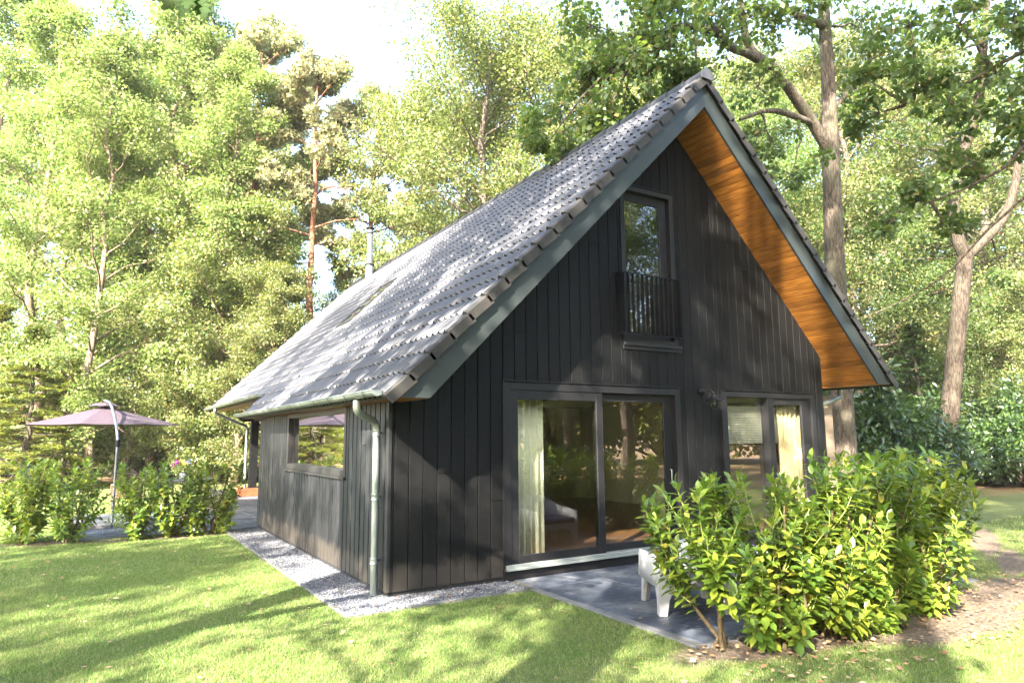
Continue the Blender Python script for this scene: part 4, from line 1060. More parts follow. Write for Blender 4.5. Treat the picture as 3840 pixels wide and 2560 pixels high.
# back terrace furniture
wc = empty('wicker_chair', (-1.93, 12.15, -0.07), 'brown wicker chair with a high back beside the parasol pole', 'chair', None, 0.15)
mb = MB(); mb.box(-0.29, 0.29, -0.05, 0.0, 0.25, 0.86, 0.02); 
for k in range(9): mb.box(-0.292, 0.292, -0.056, -0.0505, 0.28+k*0.062, 0.31+k*0.062, 0.003)
mb.build('backrest', M['wicker'], wc)
mb = MB(); mb.box(-0.29, 0.29, 0.0, 0.52, 0.30, 0.40, 0.02); mb.build('seat', M['wicker'], wc)
for (x, y) in ((-0.29, -0.04), (0.24, -0.04), (-0.29, 0.46), (0.24, 0.46)):
    mb = MB(); mb.box(x, x+0.05, y, y+0.05, 0, 0.30); mb.build('leg', M['wicker'], wc)
for x in (-0.32, 0.27):
    mb = MB(); mb.box(x, x+0.05, 0.0, 0.5, 0.55, 0.59, 0.01); mb.box(x, x+0.05, 0.45, 0.5, 0.30, 0.55); mb.build('armrest', M['wicker'], wc)
tb = empty('garden_table', (-0.50, 13.5, -0.07), 'black oval garden table on the grass behind the laurels', 'table')
mb = MB(); V = []; 
for (r_, z) in ((0.0, 0.60), (0.97, 0.60), (1.0, 0.585), (0.98, 0.55), (0.0, 0.55)):
    for k in range(32): t = 2*math.pi*k/32; V.append((0.78*r_*math.cos(t), 0.45*r_*math.sin(t), z))
mb.add(V, [(i*32+k, i*32+(k+1) % 32, (i+1)*32+(k+1) % 32, (i+1)*32+k) for i in range(4) for k in range(32)], False); mb.build('table_top', M['tabledark'], tb)
for (x, y) in ((-0.5, -0.22), (0.5, -0.22), (-0.5, 0.22), (0.5, 0.22)):
    mb = MB(); mb.box(x-0.025, x+0.025, y-0.025, y+0.025, 0, 0.549); mb.build('leg', M['black'], tb)
fp = empty('flower_pot', (-0.62, 13.5, 0.531), 'grey pot of purple and yellow flowers on the garden table', 'flowers')
mb = MB(); mb.lathe(0, 0, [(0.0, 0), (0.11, 0), (0.14, 0.17), (0.125, 0.17), (0.12, 0.15), (0.0, 0.15)], 18); mb.build('pot', M['pot'], fp)
rng = np.random.default_rng(8)
V, F = clump_leaves(rng, np.array([[0, 0, 0.3], [0.14, 0.0, 0.28], [-0.14, 0, 0.3]]), np.array([0.16]*3), 130, 0.07, 0.9); link('leaves', np_mesh('leaves', V, F, M['leaf_mid']), fp)
for nm, (x, z) in (('purple', (-0.18, 0.47)), ('yellow', (0.0, 0.43)), ('violet', (0.12, 0.47)), ('pink', (0.2, 0.45)), ('purple', (-0.22, 0.36))):
    V, F = clump_leaves(rng, np.array([[x, -0.05, z]]), np.array([0.05]), 40, 0.05, 0.9); link('blossom', np_mesh('blossom', V, F, M['petal_'+nm]), fp)

# ------------------------------------------------------------------ laurels
def laurel(seed, name, loc, h, spread, label, group, nshoot=46, leaf=0.115, m='laurel', lean=(0, 0), tmin=0.04):
    r = np.random.default_rng(seed); st = MB(); gs = MB(); P = []; Dd = []; Nn = []; S = []
    nmain = max(3, nshoot//8) if tmin < 0.15 else 3; mains = []
    for i in range(nmain):
        a = 2*math.pi*i/nmain + r.normal(scale=0.4); s_ = spread*(0.35+0.65*r.random())*0.8
        top = np.array([math.cos(a)*s_+lean[0], math.sin(a)*s_+lean[1], h*(0.62+0.3*r.random())])
        b0 = np.array([math.cos(a)*0.05, math.sin(a)*0.05, 0])
        pth = wob(r, b0, top, 5, 0.04); pth[1:-1, 2] -= 0.05
        pth[1, :2] *= (0.25 if tmin > 0.15 else 0.7)
        st.tube(pth, [0.018*(1-0.72*j/5)+0.003 for j in range(6)], 6, False); mains.append(pth)
    for i in range(nshoot):
        mn = mains[i % nmain]; t = tmin+(1-tmin)*((i//nmain)+r.random())/math.ceil(nshoot/nmain); t = min(t, 1.0); q = t*5; b = int(min(q, 4))
        p = mn[b]+(mn[b+1]-mn[b])*(q-b)
        out = p*np.array([1, 1, 0])-np.array([lean[0], lean[1], 0])*t*0.5; out = out/(np.linalg.norm(out)+1e-6)
        az = r.normal(scale=1.0); ca, sa = math.cos(az), math.sin(az); out = np.array([out[0]*ca-out[1]*sa, out[0]*sa+out[1]*ca, 0])
        d = out*(0.75-0.5*t)+np.array([0, 0, 0.35+0.75*t])+r.normal(scale=0.14, size=3); d /= np.linalg.norm(d)
        ln = (0.30+0.28*r.random())*h/1.3
        e = p+d*ln; mid = (p+e)/2+out*0.02-np.array([0, 0, 0.02])
        e[2] = min(e[2], h*1.04)
        gs.tube([p, mid, e], [0.006, 0.005, 0.003], 5, False)
        nl = int(15+r.integers(8)); phi = r.random()*6.28
        dd = (e-p); dd /= np.linalg.norm(dd)
        a1 = np.cross(dd, [0.3, 0.2, 0.9]); a1 /= np.linalg.norm(a1); a2 = np.cross(dd, a1)
        for j in range(nl):
            u = 0.10+0.90*(j/(nl-1))**0.85; ang = phi+j*2.4
            side_ = a1*math.cos(ang)+a2*math.sin(ang); tip = max(0, (u-0.8)/0.2)
            ld = side_*(1.0-0.5*tip)+dd*(0.35+0.8*tip)+np.array([0, 0, 0.12-0.25*(1-u)]); ld /= np.linalg.norm(ld)
            nn = dd*0.9+np.array([0, 0, 0.8])-ld*0.1+r.normal(scale=0.12, size=3)
            P.append(p+(mid-p)*min(1, 2*u) + (e-mid)*max(0, 2*u-1)); Dd.append(ld); Nn.append(nn); S.append(1.0*leaf*(0.7+0.5*r.random())*(1-0.2*tip))
    V, F = scatter(LEAF6, np.array(P), np.array(Dd), np.array(Nn), np.array(S), np.array(S)*1.08)
    t = empty(name, tuple(loc), label, 'shrub', group)
    st.build('branches', M['stem'], t); gs.build('shoots', M['twig'], t)
    link('leaves', np_mesh('leaves', V, F, M[m], True), t); return t
G1 = 'laurel shrubs round the front terrace'; G2 = 'laurel shrubs beside the back terrace'
laurel(21, 'laurel_shrub', (1.60, -3.02, GZ), 1.22, 0.55, 'leggy laurel on one bare stem at the terrace corner, nearest the white chair', G1, 54, 0.122, lean=(-0.04, 0.22), tmin=0.40)
laurel(22, 'laurel_shrub', (2.25, -3.0, GZ), 1.28, 0.50, 'open laurel with upright shoots, second along the terrace from the white chair', G1, 66, 0.12, tmin=0.08)
laurel(23, 'laurel_shrub', (2.95, -3.0, GZ), 1.27, 0.62, 'laurel in the middle of the front row, below the right window mullion', G1, 92, 0.128)
laurel(24, 'laurel_shrub', (3.75, -2.95, GZ), 1.36, 0.70, 'tall dense laurel with blue green upper leaves at the right of the terrace', G1, 112, 0.13)
laurel(25, 'laurel_shrub', (4.65, -2.75, GZ), 1.36, 0.75, 'broad laurel whose top reaches the foot of the oak trunk', G1, 112, 0.13)
laurel(26, 'laurel_shrub', (5.50, -2.55, GZ), 1.22, 0.75, 'last laurel of the front row at the right, sprawling over the bare soil', G1, 100, 0.125, lean=(0.2, -0.05))
laurel(27, 'laurel_shrub', (4.1, -3.35, GZ), 0.85, 0.62, 'low sunlit laurel in front of the tall ones, touching the soil', G1, 58, 0.115)
laurel(30, 'laurel_shrub', (1.98, -3.25, GZ), 0.72, 0.42, 'knee high laurel filling the gap right of the bare stemmed one', G1, 40, 0.12)
laurel(37, 'laurel_shrub', (2.6, -3.28, GZ), 0.85, 0.45, 'waist high bright laurel in front of the second and third tall ones', G1, 46, 0.125)
laurel(28, 'laurel_shrub', (3.2, -3.35, GZ), 0.62, 0.42, 'small low laurel with drooping leaves at the front of the bed', G1, 30, 0.12)
laurel(31, 'laurel_shrub', (-3.60, 6.95, GZ), 1.25, 0.55, 'leftmost laurel on the lawn, full and round', G2, 84, 0.12)
laurel(32, 'laurel_shrub', (-3.0, 6.65, GZ), 1.25, 0.55, 'laurel with dark bare stems just left of the parasol pole', G2, 60, 0.12)
laurel(33, 'laurel_shrub', (-1.98, 6.45, GZ), 1.18, 0.45, 'dark laurel just right of the parasol pole', G2, 62, 0.12)
laurel(34, 'laurel_shrub', (-1.42, 6.40, GZ), 1.22, 0.50, 'laurel in front of the flower pot on the table', G2, 58, 0.12)
laurel(35, 'laurel_shrub', (-0.88, 6.35, GZ), 1.12, 0.48, 'laurel nearest the gravel strip, reaching towards the side wall', G2, 54, 0.115, lean=(0.12, 0))
hp = at(818, 1840, 15.5)
h_ = laurel(36, 'heather_shrub', (hp[0], hp[1], GZ), 0.62, 0.35, 'pinkish flowering shrub behind the laurels near the post', None, 40, 0.06, 'heather')

# ------------------------------------------------------------------ trees and shrubs
LIB = {}
def lib(key, seed, H, base, R, r0, style, leafn, size, leaf, bark, nl=None):
    mb, V, F = gen_tree(seed, H, base, R, r0, style, leafn, size, nl=nl)
    tr = mb.build('trunk', M[bark]); COL.objects.unlink(tr)
    me = np_mesh('crown', V, F, M[leaf]); LIB[key] = (tr.data, me)
lib('birchA', 101, 15, 1.8, 3.4, 0.15, 'slim', 58000, 0.085, 'leaf_bright', 'bark_grey')
lib('birchB', 102, 14, 1.0, 3.2, 0.13, 'slim', 58000, 0.085, 'leaf_bright', 'bark_grey', 38)
lib('holly', 103, 9, 0.5, 2.9, 0.13, 'slim', 60000, 0.08, 'leaf_mid', 'bark_grey', 40)
lib('oakA', 104, 16, 4.5, 5.6, 0.30, 'broad', 70000, 0.095, 'leaf_mid', 'bark', 32)
lib('oakB', 105, 15, 3.0, 5.0, 0.26, 'broad', 64000, 0.10, 'leaf_oak', 'bark', 34)
lib('pineA', 106, 17, 9.0, 3.0, 0.21, 'pine', 52000, 0.16, 'needle', 'bark_pine')
lib('pineB', 107, 18, 8.0, 3.4, 0.23, 'pine', 52000, 0.16, 'needle', 'bark_pine', 24)
lib('spruce', 108, 9, 0.3, 3.0, 0.16, 'spruce', 46000, 0.16, 'spruce', 'bark', 60)
lib('darkfir', 109, 10, 0.4, 2.6, 0.16, 'spruce', 36000, 0.15, 'rhodo', 'bark', 54)
def shade(key, seed, H, R, bark='bark', leaf='leaf_oak'):
    lib(key, seed, H, H*0.42, R, 0.26, 'broad', 5200, 0.18, leaf, bark, 18)
lib('shadeV', 126, 21, 13.0, 5.0, 0.27, 'broad', 8000, 0.20, 'leaf_oak', 'bark', 20)
shade('shadeS', 125, 14, 4.6)
shade('shadeA', 120, 14, 4.6); shade('shadeB', 121, 13, 4.2)
lib('shadeT', 122, 20, 9.5, 5.2, 0.28, 'broad', 8500, 0.20, 'leaf_oak', 'bark', 24)
lib('shadeU', 123, 19, 10, 4.8, 0.26, 'broad', 9500, 0.20, 'leaf_oak', 'bark', 24)

def tree(key, x, y, s, rz, label, group, name='tree', cat='tree', z=GZ, tilt=0.0):
    t = empty(name, (x, y, z), label, cat, group, rz); t.scale = (s, s, s); t.rotation_euler = (tilt, 0, rz)
    link('trunk', LIB[key][0], t); link('crown', LIB[key][1], t); return t
WOOD = 'trees of the wood behind the house'
def col(px, d): p = at(px*1.6327, 1000*1.6327, d); return p[0], p[1]
# (kind, picture column 0..2352, distance, scale, turn, name, label)
BT = [
 ('birchA', 60, 26, 1.10, 0.3, 'birch_tree', 'bright leafy tree at the left edge of the wood'),
 ('birchB', 210, 24, 1.02, 1.9, 'birch_tree', 'bright leafy tree with a pale trunk rising above the parasol'),
 ('birchA', 360, 28, 1.25, 2.2, 'birch_tree', 'tall yellow green tree under the top edge, right of the parasol'),
 ('birchB', 500, 26, 1.05, 4.0, 'birch_tree', 'yellow green tree left of the tall orange pine'),
 ('birchA', 130, 36, 1.35, 5.1, 'birch_tree', 'bright leafy tree in the depth of the wood'),
 ('birchB', 430, 38, 1.45, 3.3, 'birch_tree', 'bright leafy tree in the depth of the wood'),
 ('birchA', -60, 30, 1.3, 1.1, 'birch_tree', 'bright leafy tree in the depth of the wood'),
 ('birchB', 300, 45, 1.6, 0.7, 'birch_tree', 'bright leafy tree in the depth of the wood'),
 ('birchA', 590, 36, 0.95, 0.9, 'birch_tree', 'slim leafy tree standing beside the orange pine trunk'),
 ('birchB', 785, 34, 0.62, 2.8, 'birch_tree', 'slender low tree between the two orange pines'),
 ('pineA', 703, 27, 0.94, 0.4, 'pine_tree', 'tall orange barked pine standing free against the sky'),
 ('pineB', 850, 31, 0.93, 2.0, 'pine_tree', 'orange barked pine just left of the steel flue'),
 ('pineA', 640, 44, 1.25, 4.4, 'pine_tree', 'pine standing far back in the wood'),
 ('pineB', 930, 50, 1.15, 5.0, 'pine_tree', 'pine standing far back in the wood'),
 ('pineB', 320, 40, 1.35, 3.0, 'pine_tree', 'pine standing far back in the wood'),
 ('pineA', 500, 46, 1.35, 1.3, 'pine_tree', 'pine standing far back in the wood'),
 ('pineA', 180, 46, 1.30, 2.3, 'pine_tree', 'pine standing far back in the wood'),
 ('pineB', 60, 42, 1.15, 2.9, 'pine_tree', 'pine standing far back in the wood'),
 ('holly', 622, 23.5, 0.72, 0.5, 'holly_tree', 'dense dark green bushy tree at the rear roof corner'),
 ('holly', 540, 25, 1.0, 2.5, 'holly_tree', 'dense bushy tree above the far gutter'),
 ('holly', 430, 25.5, 0.82, 4.0, 'holly_tree', 'round bushy tree right of the parasol canopy'),
 ('holly', 300, 27, 0.85, 1.0, 'holly_tree', 'bushy tree behind the parasol canopy'),
 ('holly', 560, 30, 1.1, 3.7, 'holly_tree', 'bushy tree deep behind the far roof end'),
 ('spruce', 60, 22, 0.62, 0.9, 'spruce_tree', 'yellow green spruce with drooping boughs left of the parasol'),
 ('spruce', -20, 24, 0.75, 2.9, 'spruce_tree', 'golden spruce cut by the left picture edge'),
 ('spruce', 150, 24.5, 0.55, 4.1, 'spruce_tree', 'small golden spruce just behind the parasol tip'),
 ('oakA', 1050, 29, 0.95, 0.8, 'oak_tree', 'pale leafy oak behind the middle of the roof slope'),
 ('oakA', 1130, 24, 1.05, 2.6, 'oak_tree', 'broad leafy oak rising behind the roof ridge'),
 ('oakA', 1290, 26, 1.10, 4.5, 'oak_tree', 'tall sunlit oak high above the ridge'),
 ('oakB', 1480, 27, 1.10, 1.4, 'oak_tree', 'mottled oak behind the top of the gable'),
 ('oakA', 1620, 30, 1.10, 3.9, 'oak_tree', 'sunlit oak right behind the gable peak'),
 ('oakB', 1760, 27, 0.95, 0.6, 'oak_tree', 'green oak between the gable and the big forked trunk'),
 ('oakA', 1080, 38, 1.25, 5.3, 'oak_tree', 'sunny oak in the depth of the wood'),
 ('oakB', 2060, 30, 0.85, 2.1, 'oak_tree', 'oak with a dark mossy trunk right of the big forked oak'),
 ('oakA', 2010, 42, 1.1, 1.0, 'oak_tree', 'sunny oak in the depth of the wood'),
 ('oakA', 2240, 40, 1.0, 3.1, 'oak_tree', 'sunny oak in the depth of the wood'),
 ('pineA', 2290, 33, 1.0, 5.5, 'pine_tree', 'pale pine trunk near the right picture edge'),
 ('pineB', 2318, 40, 1.1, 0.2, 'pine_tree', 'orange pine trunk beside the pale one at the right edge'),
 ('pineB', 2035, 36, 0.95, 4.2, 'pine_tree', 'pine trunk seen just right of the roof eave'),
 ('birchB', 1850, 40, 1.2, 1.7, 'birch_tree', 'bright leafy tree in the depth of the wood'),
 ('birchB', 2160, 46, 0.9, 5.7, 'birch_tree', 'bright leafy tree in the depth of the wood'),
 ('birchA', 2400, 44, 0.9, 0.1, 'birch_tree', 'bright leafy tree in the depth of the wood'),
 ('holly', 2300, 30, 0.85, 1.2, 'holly_tree', 'bushy sunlit tree at the right picture edge'),
 ('holly', 2090, 31, 0.75, 2.9, 'holly_tree', 'bushy tree between the roof eave and the bare oak trunk'),
 ('birchA', 2230, 34, 0.75, 2.0, 'birch_tree', 'yellow green tree seen just right of the bare oak trunk'),
 ('holly', 2400, 27, 0.9, 0.4, 'holly_tree', 'bushy tree cut by the right picture edge'),
 ('oakA', 1830, 33, 1.25, 2.0, 'oak_tree', 'sunlit oak filling the sky behind the big forked trunk'),
 ('oakA', 1975, 29, 1.15, 4.9, 'oak_tree', 'leafy oak just right of the big forked trunk, above the eave'),
 ('oakB', 2130, 33, 1.30, 0.9, 'oak_tree', 'leafy oak behind the upper fork of the bare brown oak'),
 ('oakA', 2300, 31, 1.15, 5.9, 'oak_tree', 'leafy oak in the upper right corner behind the hanging boughs'),
 ('pineA', 560, 29, 1.10, 0.7, 'pine_tree', 'slim pine trunk among the leafy trees left of the tall free pine'),
 ('pineA', 400, 31, 1.15, 1.9, 'pine_tree', 'pine half hidden in the bright leafy crowns above the parasol'),
 ('darkfir', 1985, 25, 0.62, 0.2, 'fir_tree', 'dark fir behind the glossy bush right of the house'),
 ('darkfir', 2120, 27, 0.66, 2.2, 'fir_tree', 'dark fir between the two oak trunks on the right'),
 ('darkfir', 1930, 30, 0.8, 1.2, 'fir_tree', 'dark fir just behind the brick wall corner'),
]
for key, px, d, s, rz, nm, lab in BT:
    x, y = col(px, d)
    if px < 860 and key in ('birchA', 'birchB', 'holly', 'pineA', 'pineB'): s *= (1.22 if 'birch' in key or key == 'holly' else 1.14)
    tree(key, x, y, s, rz, lab, WOOD, nm)
# trees between the sun and the garden, and those mirrored in the front panes
SH = [('shadeS', -8.32, -8.22, 0.67, 2.06), ('shadeT', -10.45, 0.98, 0.75, 3.70), ('shadeS', -12.89, -10.93, 0.88, 0.98), ('shadeT', -4.56, -5.59, 1.25, 6.02),
      ('shadeU', -9.41, -4.82, 0.86, 3.70), ('shadeV', -9.20, -11.25, 1.04, 1.68), ('shadeU', -5.79, -13.26, 1.04, 2.12), ('shadeB', -17.83, -4.05, 1.13, 5.18),
      ('shadeB', -21.03, -9.31, 1.15, 1.46), ('shadeA', -7.14, -17.02, 0.94, 2.83), ('shadeB', -14.59, -18.29, 1.00, 6.23)]
for i, (k, x, y, s, rz) in enumerate(SH): tree(k, x, y, s, rz, 'oak standing behind the viewer that shades the lawn and is mirrored in the panes', 'trees mirrored in the window panes', 'oak_tree')
TB = 'bushy tree standing behind the viewer and mirrored in the panes'
RF = [('oakB', 6.5, -16, 0.95, 0.3), ('oakB', 11, -14, 0.9, 1.3), ('oakA', 15, -17, 1.0, 2.3), ('oakB', 9, -22, 1.1, 3.3), ('holly', 8.5, -15.5, 0.7, 4.0), ('holly', 13, -13, 0.6, 5.0), ('oakB', 19, -13, 1.0, 0.9), ('oakA', 21, -20, 1.15, 1.9), ('holly', 17, -11.5, 0.7, 1.5), ('holly', 5.2, -14.5, 0.6, 2.6)]
for i, (k, x, y, s, rz) in enumerate(RF): tree(k, x, y, s, rz, TB if k == 'holly' else 'leafy oak standing behind the viewer and mirrored in the front panes', 'trees mirrored in the window panes', 'holly_tree' if k == 'holly' else 'oak_tree')

def gnarly(name, label, limbs, clumps, per, size, leaf, bark, seed, group=None, flat=0.6, base=None, sides=12):
    """a tree given by its limbs (list of point/radius paths) and the leaf clouds at their ends"""
    r = np.random.default_rng(seed); b0 = np.array(base if base is not None else limbs[0][0][0], float)
    t = empty(name, tuple(b0), label, 'tree', group)
    mb = MB(); allp = []; 
    for pts, rad in limbs:
        sp_ = smooth_path(pts, 5); rr = np.interp(np.linspace(0, 1, len(sp_)), np.linspace(0, 1, len(rad)), rad)
        mb.tube([p-b0 for p in sp_], list(rr), sides, False)
        for p, q in zip(sp_, rr):
            if q < 0.16: allp.append(p)
    if not allp: allp = [np.array(limbs[0][0][-1])]
    allp = np.array(allp); cs = []; rs = []
    for (c, rad, k) in clumps:
        c = np.array(c, float); dd = np.linalg.norm(allp-c, axis=1); src = allp[int(np.argmin(dd))]
        tw = wob(r, src, c, 5, 0.05*dd.min()); mb.tube([p-b0 for p in tw], [0.035, 0.03, 0.024, 0.018, 0.012, 0.006], 5, False)
        for _ in range(k):
            o_ = sphere_dirs(r, 1)[0]*rad*(0.25+0.75*r.random()); o_[2] *= 0.6; q = c+o_
            mb.tube([p-b0 for p in (c, (c+q)/2+r.normal(scale=0.03, size=3), q)], [0.012, 0.008, 0.004], 4, False)
            cs.append(q-b0); rs.append(rad*(0.22+0.16*r.random()))
    V, F = clump_leaves(r, np.array(cs), np.array(rs), per, size, flat)
    mb.build('trunk', M[bark], t); link('crown', np_mesh('crown', V, F, M[leaf]), t); return t
def dp_(x, y, d): return tuple(at(x*1.6327, y*1.6327, d))
# the big forked oak at the right rear of the house
b = dp_(1938, 1060, 15); b = (b[0], b[1], GZ)
limbs = [([b, dp_(1932, 920, 15), dp_(1918, 620, 15), dp_(1908, 350, 15), dp_(1903, 200, 15), dp_(1893, 40, 15), dp_(1880, -160, 15)], [0.31, 0.25, 0.215, 0.18, 0.15, 0.125, 0.10]),
         ([dp_(1908, 350, 15), dp_(1868, 285, 14.8), dp_(1820, 215, 14.4), dp_(1775, 155, 14), dp_(1722, 110, 13.8), dp_(1700, 10, 13.6), dp_(1690, -80, 13.5)], [0.15, 0.125, 0.11, 0.10, 0.085, 0.065, 0.05]),
         ([dp_(1775, 155, 14), dp_(1720, 125, 13.6), dp_(1680, 110, 13.3), dp_(1640, 75, 13), dp_(1560, 60, 12.6), dp_(1480, 90, 12.3)], [0.11, 0.085, 0.075, 0.065, 0.05, 0.03]),
         ([dp_(1868, 285, 14.8), dp_(1810, 262, 14.3), dp_(1760, 255, 14), dp_(1700, 275, 13.6)], [0.08, 0.065, 0.05, 0.03]),
         ([dp_(1898, 60, 15), dp_(1850, 45, 14.6), dp_(1800, 20, 14.2), dp_(1730, 15, 13.8)], [0.10, 0.09, 0.07, 0.05]),
         ([dp_(1910, 250, 15), dp_(1960, 200, 15.5), dp_(2010, 120, 16), dp_(2060, 60, 16)], [0.08, 0.06, 0.05, 0.03])]
rr = np.random.default_rng(40)
cl = []
for (x, y, d, rad, k) in [(1640, 60, 13, 1.0, 9), (1520, 110, 12.4, 1.0, 10), (1440, 200, 12.2, 0.9, 9), (1400, 290, 12.2, 0.75, 7), (1300, 300, 12.5, 0.8, 7), (1560, 30, 12.6, 1.0, 10), (1600, 190, 12.8, 0.7, 6),
                          (1480, 20, 12.6, 1.0, 9), (1240, 270, 13, 0.6, 5), (1340, 180, 13, 0.7, 6), (1290, 360, 12.6, 0.5, 5), (1720, 40, 13.7, 0.8, 7), (1810, 50, 14, 0.9, 7), (1760, 300, 14, 0.8, 6), (1820, 400, 14.5, 0.8, 6), (1740, 200, 14, 0.7, 5),
                          (1980, 60, 15, 1.1, 8), (2040, 120, 15.6, 1.0, 7), (1960, 250, 15.5, 0.9, 5), (1870, -20, 14.6, 1.1, 7), (1700, -20, 13.5, 1.1, 8), (1360, 60, 12.6, 0.9, 8), (1420, 130, 12.4, 0.9, 9), (1500, 260, 12.3, 0.6, 6), (1250, 340, 12.8, 0.45, 4), (1560, 160, 12.5, 0.8, 7)]:
    cl.append((dp_(x, y, d), rad, k))
gnarly('oak_tree', 'big forked oak with a thick grey trunk behind the right of the roof', limbs, cl, 68, 0.115, 'leaf_oak', 'bark', 41, None)
# the second oak, on the right
b = dp_(2182, 1118, 20); b = (b[0], b[1], GZ)
limbs = [([b, dp_(2178, 1000, 20), dp_(2195, 800, 20), dp_(2212, 640, 20), dp_(2218, 580, 20)], [0.34, 0.27, 0.235, 0.215, 0.21]),
         ([dp_(2218, 590, 20), dp_(2192, 520, 20), dp_(2195, 420, 20), dp_(2218, 330, 20), dp_(2245, 250, 19.6), dp_(2260, 100, 19), dp_(2270, -60, 19)], [0.20, 0.17, 0.165, 0.15, 0.13, 0.10, 0.07]),
         ([dp_(2218, 590, 20), dp_(2262, 550, 20), dp_(2305, 500, 20), dp_(2330, 430, 20), dp_(2345, 340, 20), dp_(2370, 250, 20)], [0.17, 0.14, 0.13, 0.12, 0.105, 0.09])]
cl = [(dp_(x, y, d), rad, k) for (x, y, d, rad, k) in [(2240, 180, 19, 1.6, 9), (2150, 120, 19, 1.5, 8), (2300, 60, 19, 1.5, 8), (2120, 300, 19.5, 1.3, 6), (2330, 200, 19, 1.4, 6), (2180, -20, 19, 1.7, 8), (2090, 200, 20, 1.2, 5), (2160, 420, 19.6, 0.8, 4), (2080, 450, 21, 1.2, 6), (2050, 600, 22, 1.2, 6), (2120, 560, 22, 0.9, 4), (2300, 640, 21, 0.8, 4), (2060, 330, 21, 1.2, 5)]]
gnarly('oak_tree', 'forked oak with a bare brown trunk at the right of the lawn', limbs, cl, 70, 0.125, 'leaf_oak', 'bark_brown', 42, None)
# an oak just outside the right picture edge whose boughs hang in
b = np.array([9.6, -4.6, GZ])
tp = b+np.array([0, 0, 6.0])
j1 = dp_(2420, 330, 9.0); j2 = dp_(2420, 460, 9.3)
limbs = [([tuple(b), tuple(b+np.array([0.1, 0, 3.5])), tuple(tp), tuple(b+np.array([-0.2, 0.3, 10]))], [0.28, 0.22, 0.19, 0.1]),
         ([tuple(b+np.array([0.1, 0, 4.2])), j1, dp_(2300, 390, 9.3), dp_(2200, 440, 9.7), dp_(2060, 490, 10.2)], [0.07, 0.03, 0.022, 0.016, 0.008]),
         ([tuple(b+np.array([0.1, 0, 3.4])), j2, dp_(2300, 500, 9.5), dp_(2160, 640, 10), dp_(2010, 720, 10.5)], [0.06, 0.024, 0.018, 0.013, 0.006]),
         ([tuple(tp), dp_(2440, 100, 9.0), dp_(2330, 130, 9.2), dp_(2200, 200, 9.5), dp_(2080, 240, 10)], [0.08, 0.035, 0.026, 0.018, 0.008])]
cl = [(dp_(x, y, d), rad, k) for (x, y, d, rad, k) in [(2330, 60, 9.2, 0.8, 9), (2290, 170, 9.3, 0.75, 9), (2200, 260, 9.6, 0.6, 6), (2120, 200, 9.8, 0.6, 6), (2240, 380, 9.6, 0.5, 5), (2100, 420, 10, 0.55, 6), (2020, 260, 10.2, 0.55, 6), (1990, 180, 10.2, 0.5, 5), (2060, 500, 10.2, 0.5, 5), (2170, 520, 10, 0.5, 4), (2340, 300, 9.2, 0.5, 5), (2200, 60, 9.5, 0.7, 6), (2090, 60, 10, 0.6, 5)]]
gnarly('oak_tree', 'oak beyond the right edge whose dark boughs hang into the picture', limbs, cl, 62, 0.10, 'leaf_oak', 'bark', 43, None)

# near oak at the left whose lowest sprig hangs at the top edge
OAKL = [(0, 0), (0.07, 0.08), (0.17, 0.16), (0.11, 0.24), (0.25, 0.36), (0.14, 0.42), (0.34, 0.58), (0.19, 0.62), (0.27, 0.80), (0.12, 0.82), (0.10, 0.97), (0, 1.0)]
def oakleaf_verts(size):
    out = [(x*size, y*size, 0.02*size*math.sin(8*y)) for x, y in OAKL]+[(-x*size, y*size, 0.02*size*math.sin(8*y)) for x, y in OAKL[-2:0:-1]]
    return out
sp0 = at(715, -50, 3.1)
b = np.array([-6.6, -3.2, GZ])
limbs = [([tuple(b), tuple(b+np.array([0.1, 0.1, 3])), tuple(b+np.array([-0.2, 0.2, 7])), tuple(b+np.array([0.1, 0.2, 11]))], [0.26, 0.21, 0.15, 0.06]),
         ([tuple(b+np.array([0.05, 0.1, 3.6])), tuple(b+np.array([1.8, -0.2, 4.6])), tuple(sp0+np.array([-0.9, 0.3, 0.45])), tuple(sp0)], [0.09, 0.06, 0.02, 0.006])]
cl = [(tuple(b+np.array(v)), 1.3, 8) for v in ((-1.5, 1, 8), (1.0, -1.0, 9), (0, 1.5, 10.5), (-2, -1.5, 9.5), (0.5, 0, 12))]
nt_ = gnarly('oak_tree', 'overhanging oak whose lobed leaf sprig shows at the top left edge', limbs, cl, 60, 0.16, 'leaf_oak', 'bark', 44, None)
M['sprig'] = leafmat('near_oak_leaf', [(0, (0.022, 0.048, 0.004)), (1.0, (0.034, 0.066, 0.006))], 0.35, (0.05, 0.10, 0.002), 0.6, 0.15)
for (px, py, d, ang, tilt, s_) in [(722, -38, 3.10, 2.80, 0.15, 0.145), (742, -30, 3.06, -2.86, 0.10, 0.14), (648, -42, 3.15, 2.25, 0.25, 0.115), (690, -36, 3.13, 2.45, 0.2, 0.14), (712, -50, 3.05, -3.1, 0.3, 0.13), (760, -46, 3.12, -2.3, 0.2, 0.12)]:
    mb = MB(); c = at(px, py, d); V = oakleaf_verts(s_)
    a, tl = ang, tilt; Xd = _R*math.cos(a)+_U*math.sin(a)*1.0; Yd = -_R*math.sin(a)+_U*math.cos(a); Nv = np.cross(Xd, Yd)
    Yd2 = Yd*math.cos(tl)+Nv*math.sin(tl)
    n = len(V); W3 = [c+Xd*v[0]+Yd2*v[1]+np.cross(Xd, Yd2)*v[2]-b for v in V]
    ctr = c+Yd2*s_*0.5-b
    mb.add([tuple(p) for p in W3]+[tuple(ctr)], [(i, (i+1) % n, n) for i in range(n)])
    mb.build('leaf', M['sprig'], nt_)

